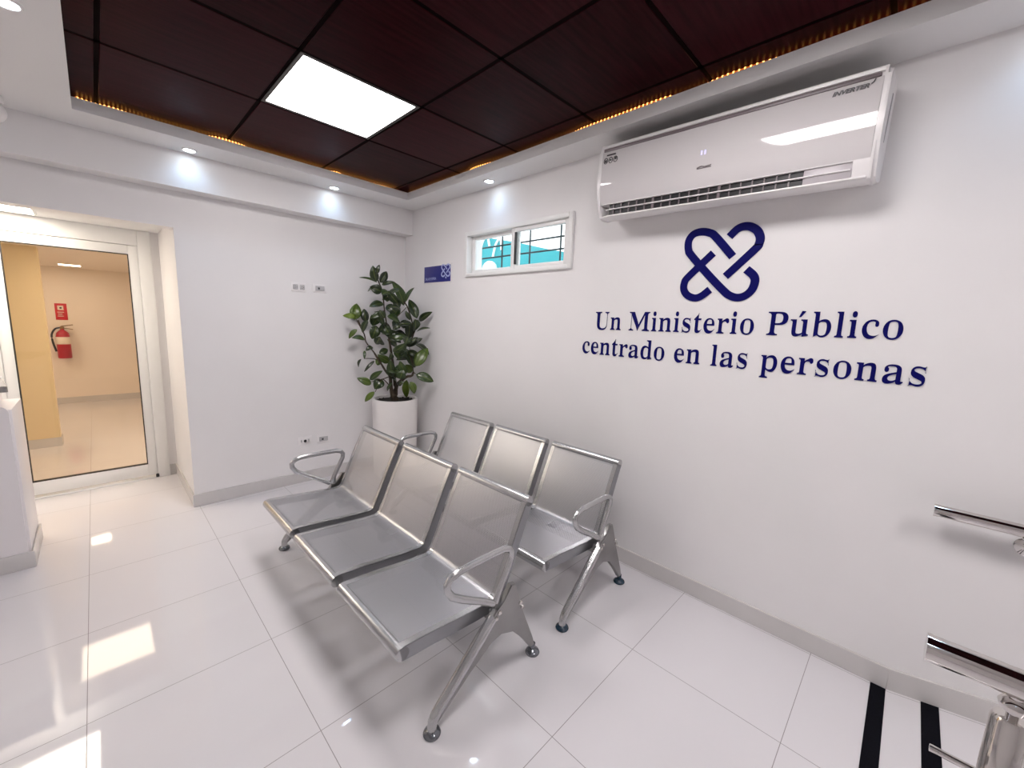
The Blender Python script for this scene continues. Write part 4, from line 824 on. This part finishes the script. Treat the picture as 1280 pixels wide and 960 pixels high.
outlet(-.870, .374, 'blank', 'right low outlet above the baseboard, nearer the plant')

# ------------------------------------------------------------------ reception counter, far left
rc = thing('reception_counter', (-3.2, -.13, 0), 'white reception counter end with grey stone top at the left edge', 'counter')
MB().box(-3.34, -2.650, -.328, .085, 0, .93, .004).build('body', M['counter'], rc)
prof = [(-3.34, .02), (-2.662, .02), (-2.660, .90)] + [(-2.690+.03*math.cos(a), .91+.04*math.sin(a)) for a in [0, .4, .8, 1.2, 1.57]] + [(-2.74, .965), (-2.82, .985), (-3.34, .985)]
b = MB(); b.prism(prof, 'y', -.345, -.327); b.build('front_panel', M['counter'], rc)
MB().box(-3.34, -2.72, -.30, .06, .93, 1.03, .003).build('upper_body', M['counter'], rc)
MB().prism([(-3.34, -.350), (-2.655, -.350), (-2.652, -.34), (-2.715, .09), (-3.34, .09)], 'z', 1.03, 1.062).build('countertop', M['granite'], rc)
b = MB(); b.box(-3.34, -2.637, -.357, -.345, 0, HB, .002); b.box(-2.649, -2.637, -.345, .085, 0, HB, .002); b.build('kickboard', M['base'], rc)

# ------------------------------------------------------------------ handrails by the ramp
def rail_path(x, z, y0, y1): return [(x, y0, z), (x, (y0+y1)/2, z), (x, y1, z)]
hr = thing('handrail', (-.07, -4.6, .80), 'polished steel wall handrail fixed to the right wall', 'handrail')
b = MB(); b.tube(rail_path(-.075, .853, -3.968, -6.2), .0225, 28); b.build('rail', M['chrome'], hr)
MB().lathe([(.0, 0), (.0235, 0), (.0235, -.012), (.0, -.012)], (-.075, -3.962, .853), 28, axis='y', cap=False).build('end_cap', M['chrome'], hr)
for yb in (-4.21, -5.4):
    b = MB(); b.tube([(-.075, yb, .835), (-.075, yb, .805), (-.06, yb, .785), (-.02, yb, .775), (-.004, yb, .775)], .008, 12)
    br = b.build('bracket', M['chrome'], hr)
    b = MB(); b.lathe([(.0, 0), (.034, 0), (.034, -.004), (.024, -.010), (.0, -.012)], (0, yb, .775), 24, axis='x', cap=False); b.build('flange', M['chrome'], br)
    MB().box(-.092, -.058, yb-.03, yb+.03, .826, .833, .003).build('saddle', M['chrome'], br)
pr_ = thing('stair_railing', (-1.07, -4.06, 0), 'polished steel railing with round post at the ramp edge', 'handrail')
RX, RZ = -1.07, .838
b = MB(); b.tube(rail_path(RX, RZ, -3.936, -6.2), .0285, 32); b.build('rail', M['chrome'], pr_)
MB().lathe([(.0, 0), (.0295, 0), (.0295, -.008), (.0, -.008)], (RX, -3.931, RZ), 32, axis='y', cap=False).build('end_cap', M['chrome'], pr_)
def post(y):
    zb = SL*max(0, -3.93-y)
    b = MB(); b.lathe([(.0, zb), (.0285, zb), (.0285, .756), (.024, .764), (.0, .764)], (RX, y, 0), 32, cap=False); p = b.build('post', M['chrome'], pr_)
    b = MB(); b.lathe([(.0, .764), (.009, .764), (.009, .776), (.019, .780), (.023, .792), (.018, .802), (.010, .806), (.010, .814), (.0, .814)], (RX, y, 0), 24, cap=False); b.build('ball_neck', M['chrome'], p)
    b = MB(); b.lathe([(.0, zb), (.05, zb), (.05, zb+.006), (.034, zb+.014), (.0, zb+.014)], (RX, y, 0), 28, cap=False); b.build('base_flange', M['chrome'], p)
post(-4.062); post(-5.3)
for z in (.612, .43, .28):
    b = MB(); b.tube(rail_path(RX, z, -3.966 if z > .6 else -3.97, -6.2), .0075, 14); b.build('infill_tube', M['chrome'], pr_)

# ---- anti-slip strips
def strip_(y0, y1, z0, z1, label):
    b = MB(); b.prism([(y0, z0), (y0, z0+.0015), (y1, z1+.0015), (y1, z1)], 'x', -1.10, -.014)
    o = b.build('anti_slip_strip', M['strip'], origin=(-.55, (y0+y1)/2, z0)); tag(o, label, 'floor strip', 'black anti-slip strips')
strip_(-3.879, -3.929, 0.0001, 0.0001, 'black anti-slip strip on the level floor, farther from the railing post')
strip_(-4.034, -4.085, SL*.104+.0004, SL*.155+.0004, 'black anti-slip strip crossing the ramp behind the short railing tube')

# ------------------------------------------------------------------ extinguisher and its sign in the corridor
ex = thing('fire_extinguisher', (-2.655, 5.46, .72), 'red fire extinguisher hung on the corridor wall behind the glass', 'extinguisher')
cx, cy = -2.650, 5.47
b = MB(); b.lathe([(.0, .0), (.070, .0), (.076, .012), (.076, .33), (.066, .385), (.035, .42), (.022, .43), (.022, .45), (.0, .45)], (cx, cy, .725), 28, cap=False); b.build('cylinder', M['red'], ex)
b = MB(); b.lathe([(.0765, .215), (.0772, .216), (.0772, .324), (.0765, .325)], (cx, cy, .725), 28, cap=False); b.build('label_band', M['paper'], ex)
b = MB(); b.box(cx-.018, cx+.018, cy-.018, cy+.018, 1.175, 1.205, .004); b.lathe([(.0, 0), (.02, 0), (.02, .008), (.0, .008)], (cx-.005, cy-.022, 1.19), 14, axis='y', cap=False); b.build('valve', M['brass'], ex)
b = MB(); b.tube([(cx-.01, cy, 1.21), (cx+.05, cy, 1.222), (cx+.12, cy, 1.235)], .007, 8); b.tube([(cx, cy, 1.185), (cx+.05, cy, 1.178), (cx+.115, cy, 1.165)], .006, 8); b.build('handle', M['brass'], ex)
b = MB(); b.tube(smooth_path([(cx-.015, cy-.01, 1.19), (cx-.07, cy-.02, 1.17), (cx-.112, cy-.02, 1.08), (cx-.105, cy-.02, .95), (cx-.083, cy-.01, .83)]), .012, 10); b.build('hose', M['rubber'], ex)
b = MB(); b.box(cx-.02, cx+.02, 5.542, 5.572, 1.0, 1.2, .002); b.build('wall_bracket', M['black'], ex)
es_ = thing('extinguisher_sign', (-2.64, 5.57, 1.30), 'small red fire extinguisher sign above the extinguisher', 'sign')
MB().box(-2.703, -2.577, 5.563, 5.57, 1.305, 1.555, .002).build('plate', M['sign_red'], es_)
b = MB(); b.box(-2.675, -2.612, 5.561, 5.5635, 1.455, 1.522, .001); pic = b.build('pictogram', M['paper'], es_)
b = MB(); b.lathe([(.0, 0), (.013, 0), (.013, -.002), (.0, -.002)], (-2.642, 5.561, 1.487), 14, axis='y', cap=False); b.build('pictogram_symbol', M['black'], pic)
b = MB()
for k, (a, c) in enumerate(((-2.68, -2.61), (-2.675, -2.63), (-2.68, -2.62))): b.box(a, c, 5.5615, 5.5635, 1.418-.030*k, 1.428-.030*k)
b.build('text_bars', M['paper'], es_)

# ------------------------------------------------------------------ lamps
def ceiling_panel(x0, x1, y0, y1, z, label, glow, group, trim=.018):
    t = thing('ceiling_light', ((x0+x1)/2, (y0+y1)/2, z), label, 'ceiling light', group)
    b = MB()
    for (a, c, d_, e) in ((x0, x0+trim, y0, y1), (x1-trim, x1, y0, y1), (x0+trim, x1-trim, y0, y0+trim), (x0+trim, x1-trim, y1-trim, y1)):
        b.box(a, c, d_, e, z-.002, z+.014, .001, 1)
    b.build('frame', M['frame_dark'] if glow == 'panel_glow' else M['white_alu'], t)
    MB().box(x0+trim, x1-trim, y0+trim, y1-trim, z+.001, z+.012).build('diffuser', M[glow], t)
    return t
G = 'square light panels in the dark ceiling'
lab = {1: 'square white light panel glowing in the dark tiled ceiling', 4: 'square light panel in the dark ceiling over the camera', 7: 'square light panel in the dark ceiling behind the camera'}
for j in (1, 4, 7):
    ceiling_panel(gx[2]+.006, gx[3]-.006, gy[j+1]+.006, gy[j]-.006, ZC+.001, lab[j], 'panel_glow', G)
ceiling_panel(-3.12, -2.525, .24, .82, 2.150, 'light panel in the low ceiling before the glass door', 'vestibule_glow', None, .012)
ceiling_panel(-2.66, -2.10, 1.50, 2.10, 2.094, 'square light panel just behind the glass door', 'warm_glow', None, .012)
ceiling_panel(-2.60, -2.36, 4.75, 5.05, 2.094, 'small ceiling light deep in the corridor before the end wall', 'hall_glow', None, .012)
ceiling_panel(-3.9, -3.3, 4.0, 4.6, 2.094, 'added unseen fill panel behind the yellow wall', 'hall_glow', None, .012)  # added out of view to brighten the far corridor
ceiling_panel(-1.95, -1.35, 1.9, 2.5, 2.094, 'added unseen fill panel behind the wall beside the glass door', 'hall_glow', None, .012)  # extra unseen panel, added to lift the corridor light

def downlight(x, y, label):
    t = thing('downlight', (x, y, ZS), label, 'downlight', 'round downlights in the white border')
    b = MB(); b.lathe([(.030, -.001), (.034, -.006), (.040, -.006), (.043, -.001), (.043, 0.001), (.030, .001)], (x, y, ZS), 28, cap=False); b.build('trim_ring', M['white_plastic'], t)
    b = MB(); b.lathe([(.0, -.0045), (.028, -.0035), (.0335, -.002)], (x, y, ZS), 28, cap=False); b.build('lens', M['spot_glow'], t)
    L = bpy.data.lights.new('downlight_beam', 'SPOT'); L.energy = SPOT; L.color = (0.38, 0.65, 1.0); L.spot_size = math.radians(140); L.spot_blend = 1.0; L.shadow_soft_size = .04
    o = bpy.data.objects.new('downlight_beam', L); COL.objects.link(o); o.parent = t; o.location = (0, 0, -.012)
for x, y, l in ((-1.758, -.225, 'left downlight over the back wall, above the glass door side'), (-.804, -.225, 'downlight over the back wall between the outlets and corner'),
                (-.105, -1.372, 'downlight above the small sliding window'), (-2.424, -1.372, 'downlight at the top left corner beside the dark tray'),
                (-.105, -4.08, 'downlight beyond the right end of the air conditioner'), (-2.424, -4.08, 'downlight behind the camera on the left'),
                (-2.9, -.225, 'downlight over the reception counter')):
    downlight(x, y, l)

# amber rope light lying on the ledge of the tray
def rope(pts, label, nled):
    t = thing('rope_light', pts[0], label, 'rope light', 'amber rope lights around the ceiling tray')
    P = smooth_path(pts, 6)
    b = MB(); b.tube(P, .006, 8); b.build('sleeve', M['rope'], t)
    ln = [0]
    for a, c in zip(P, P[1:]): ln.append(ln[-1]+(c-a).length)
    d = MB()
    for k in range(nled):
        s = ln[-1]*(k+.5)/nled
        i = max(q for q in range(len(ln)-1) if ln[q] <= s); f = (s-ln[i])/(ln[i+1]-ln[i])
        p = P[i].lerp(P[i+1], f); d.ball((p.x, p.y, p.z), .0072, 1.2, 8)
    tag(d.build('diodes', M['led'], t), None, None, None, 'stuff')
zr, zu = 2.6355, 2.6365
def edge_rope(fixed, axis, pts, label, n):
    q = []
    for a, near in pts:
        d = .070-.058*near
        q.append((fixed+d, a, zr) if axis == 'y' else (a, fixed+d, zr))
    rope(q, label, n)
edge_rope(TX1, 'y', [(-.36, .3), (-.75, .2), (-1.15, .3), (-1.31, 1), (-1.45, .9), (-1.7, .3), (-2.1, .45), (-2.3, .95), (-2.52, 1), (-2.78, 1), (-2.86, .5), (-2.95, .6), (-3.05, .95), (-3.18, .95), (-3.3, .72), (-3.6, .70), (-4.2, .5), (-6.3, .2)],
     'amber rope light on the tray ledge along the air-conditioner wall', 260)
edge_rope(TY1, 'x', [(-.30, .3), (-.45, .55), (-.75, .3), (-.85, .8), (-.95, .3), (-1.4, .3), (-1.5, .85), (-1.62, .95), (-1.72, .3), (-2.0, .3), (-2.12, .75), (-2.2, .5), (-2.27, .8)],
     'amber rope light on the tray ledge along the back wall', 110)

# ceiling fixture cut by the left edge of the picture
cf = thing('ceiling_camera', (-2.578, -.30, ZS), 'small ceiling-mounted camera with dark lens at the left edge', 'camera')
b = MB(); b.lathe([(.0, .002), (.046, .002), (.046, -.026), (.040, -.036), (.0, -.036)], (-2.578, -.30, ZS), 28, cap=False); b.build('mount', M['white_plastic'], cf)
b = MB(); b.ball((-2.578, -.30, 2.485), .052, 1.0, 24); hd = b.build('head', M['white_plastic'], cf)
b = MB(); b.lathe([(.0, 0), (.026, 0), (.024, -.012), (.0, -.014)], (-2.585, -.346, 2.478), 20, axis='y', cap=False); b.build('lens', M['black'], hd)

# ------------------------------------------------------------------ world, sky
W = bpy.data.worlds.new('World'); SC.world = W; W.use_nodes = True
bg = W.node_tree.nodes['Background']; bg.inputs[0].default_value = (0.93, 0.96, 1.0, 1); bg.inputs[1].default_value = 1.3

# ------------------------------------------------------------------ camera
cam = bpy.data.cameras.new('camera'); co = bpy.data.objects.new('camera', cam); COL.objects.link(co)
cam.sensor_fit = 'HORIZONTAL'; cam.sensor_width = 36.0; cam.lens = 509.6873/1280*36.0; cam.clip_start = .02
R = Matrix(((0.70271, 0.07764321, -0.70722712), (-0.71050948, 0.12838827, -0.69187624), (0.03708017, 0.98867992, 0.14538596)))
co.matrix_world = Matrix.Translation((-2.2895, -3.8318, 1.4993)) @ R.to_4x4()
SC.camera = co

vs = SC.view_settings; vs.view_transform = 'Standard'; vs.look = 'None'; vs.gamma = 1.0; vs.use_curve_mapping = False; vs.exposure = EXPO
cy_ = SC.cycles
cy_.use_denoising = True
cy_.max_bounces = 10; cy_.diffuse_bounces = 6; cy_.glossy_bounces = 5; cy_.transparent_max_bounces = 24; cy_.transmission_bounces = 6
cy_.sample_clamp_indirect = 6.0
cy_.caustics_reflective = False; cy_.caustics_refractive = False
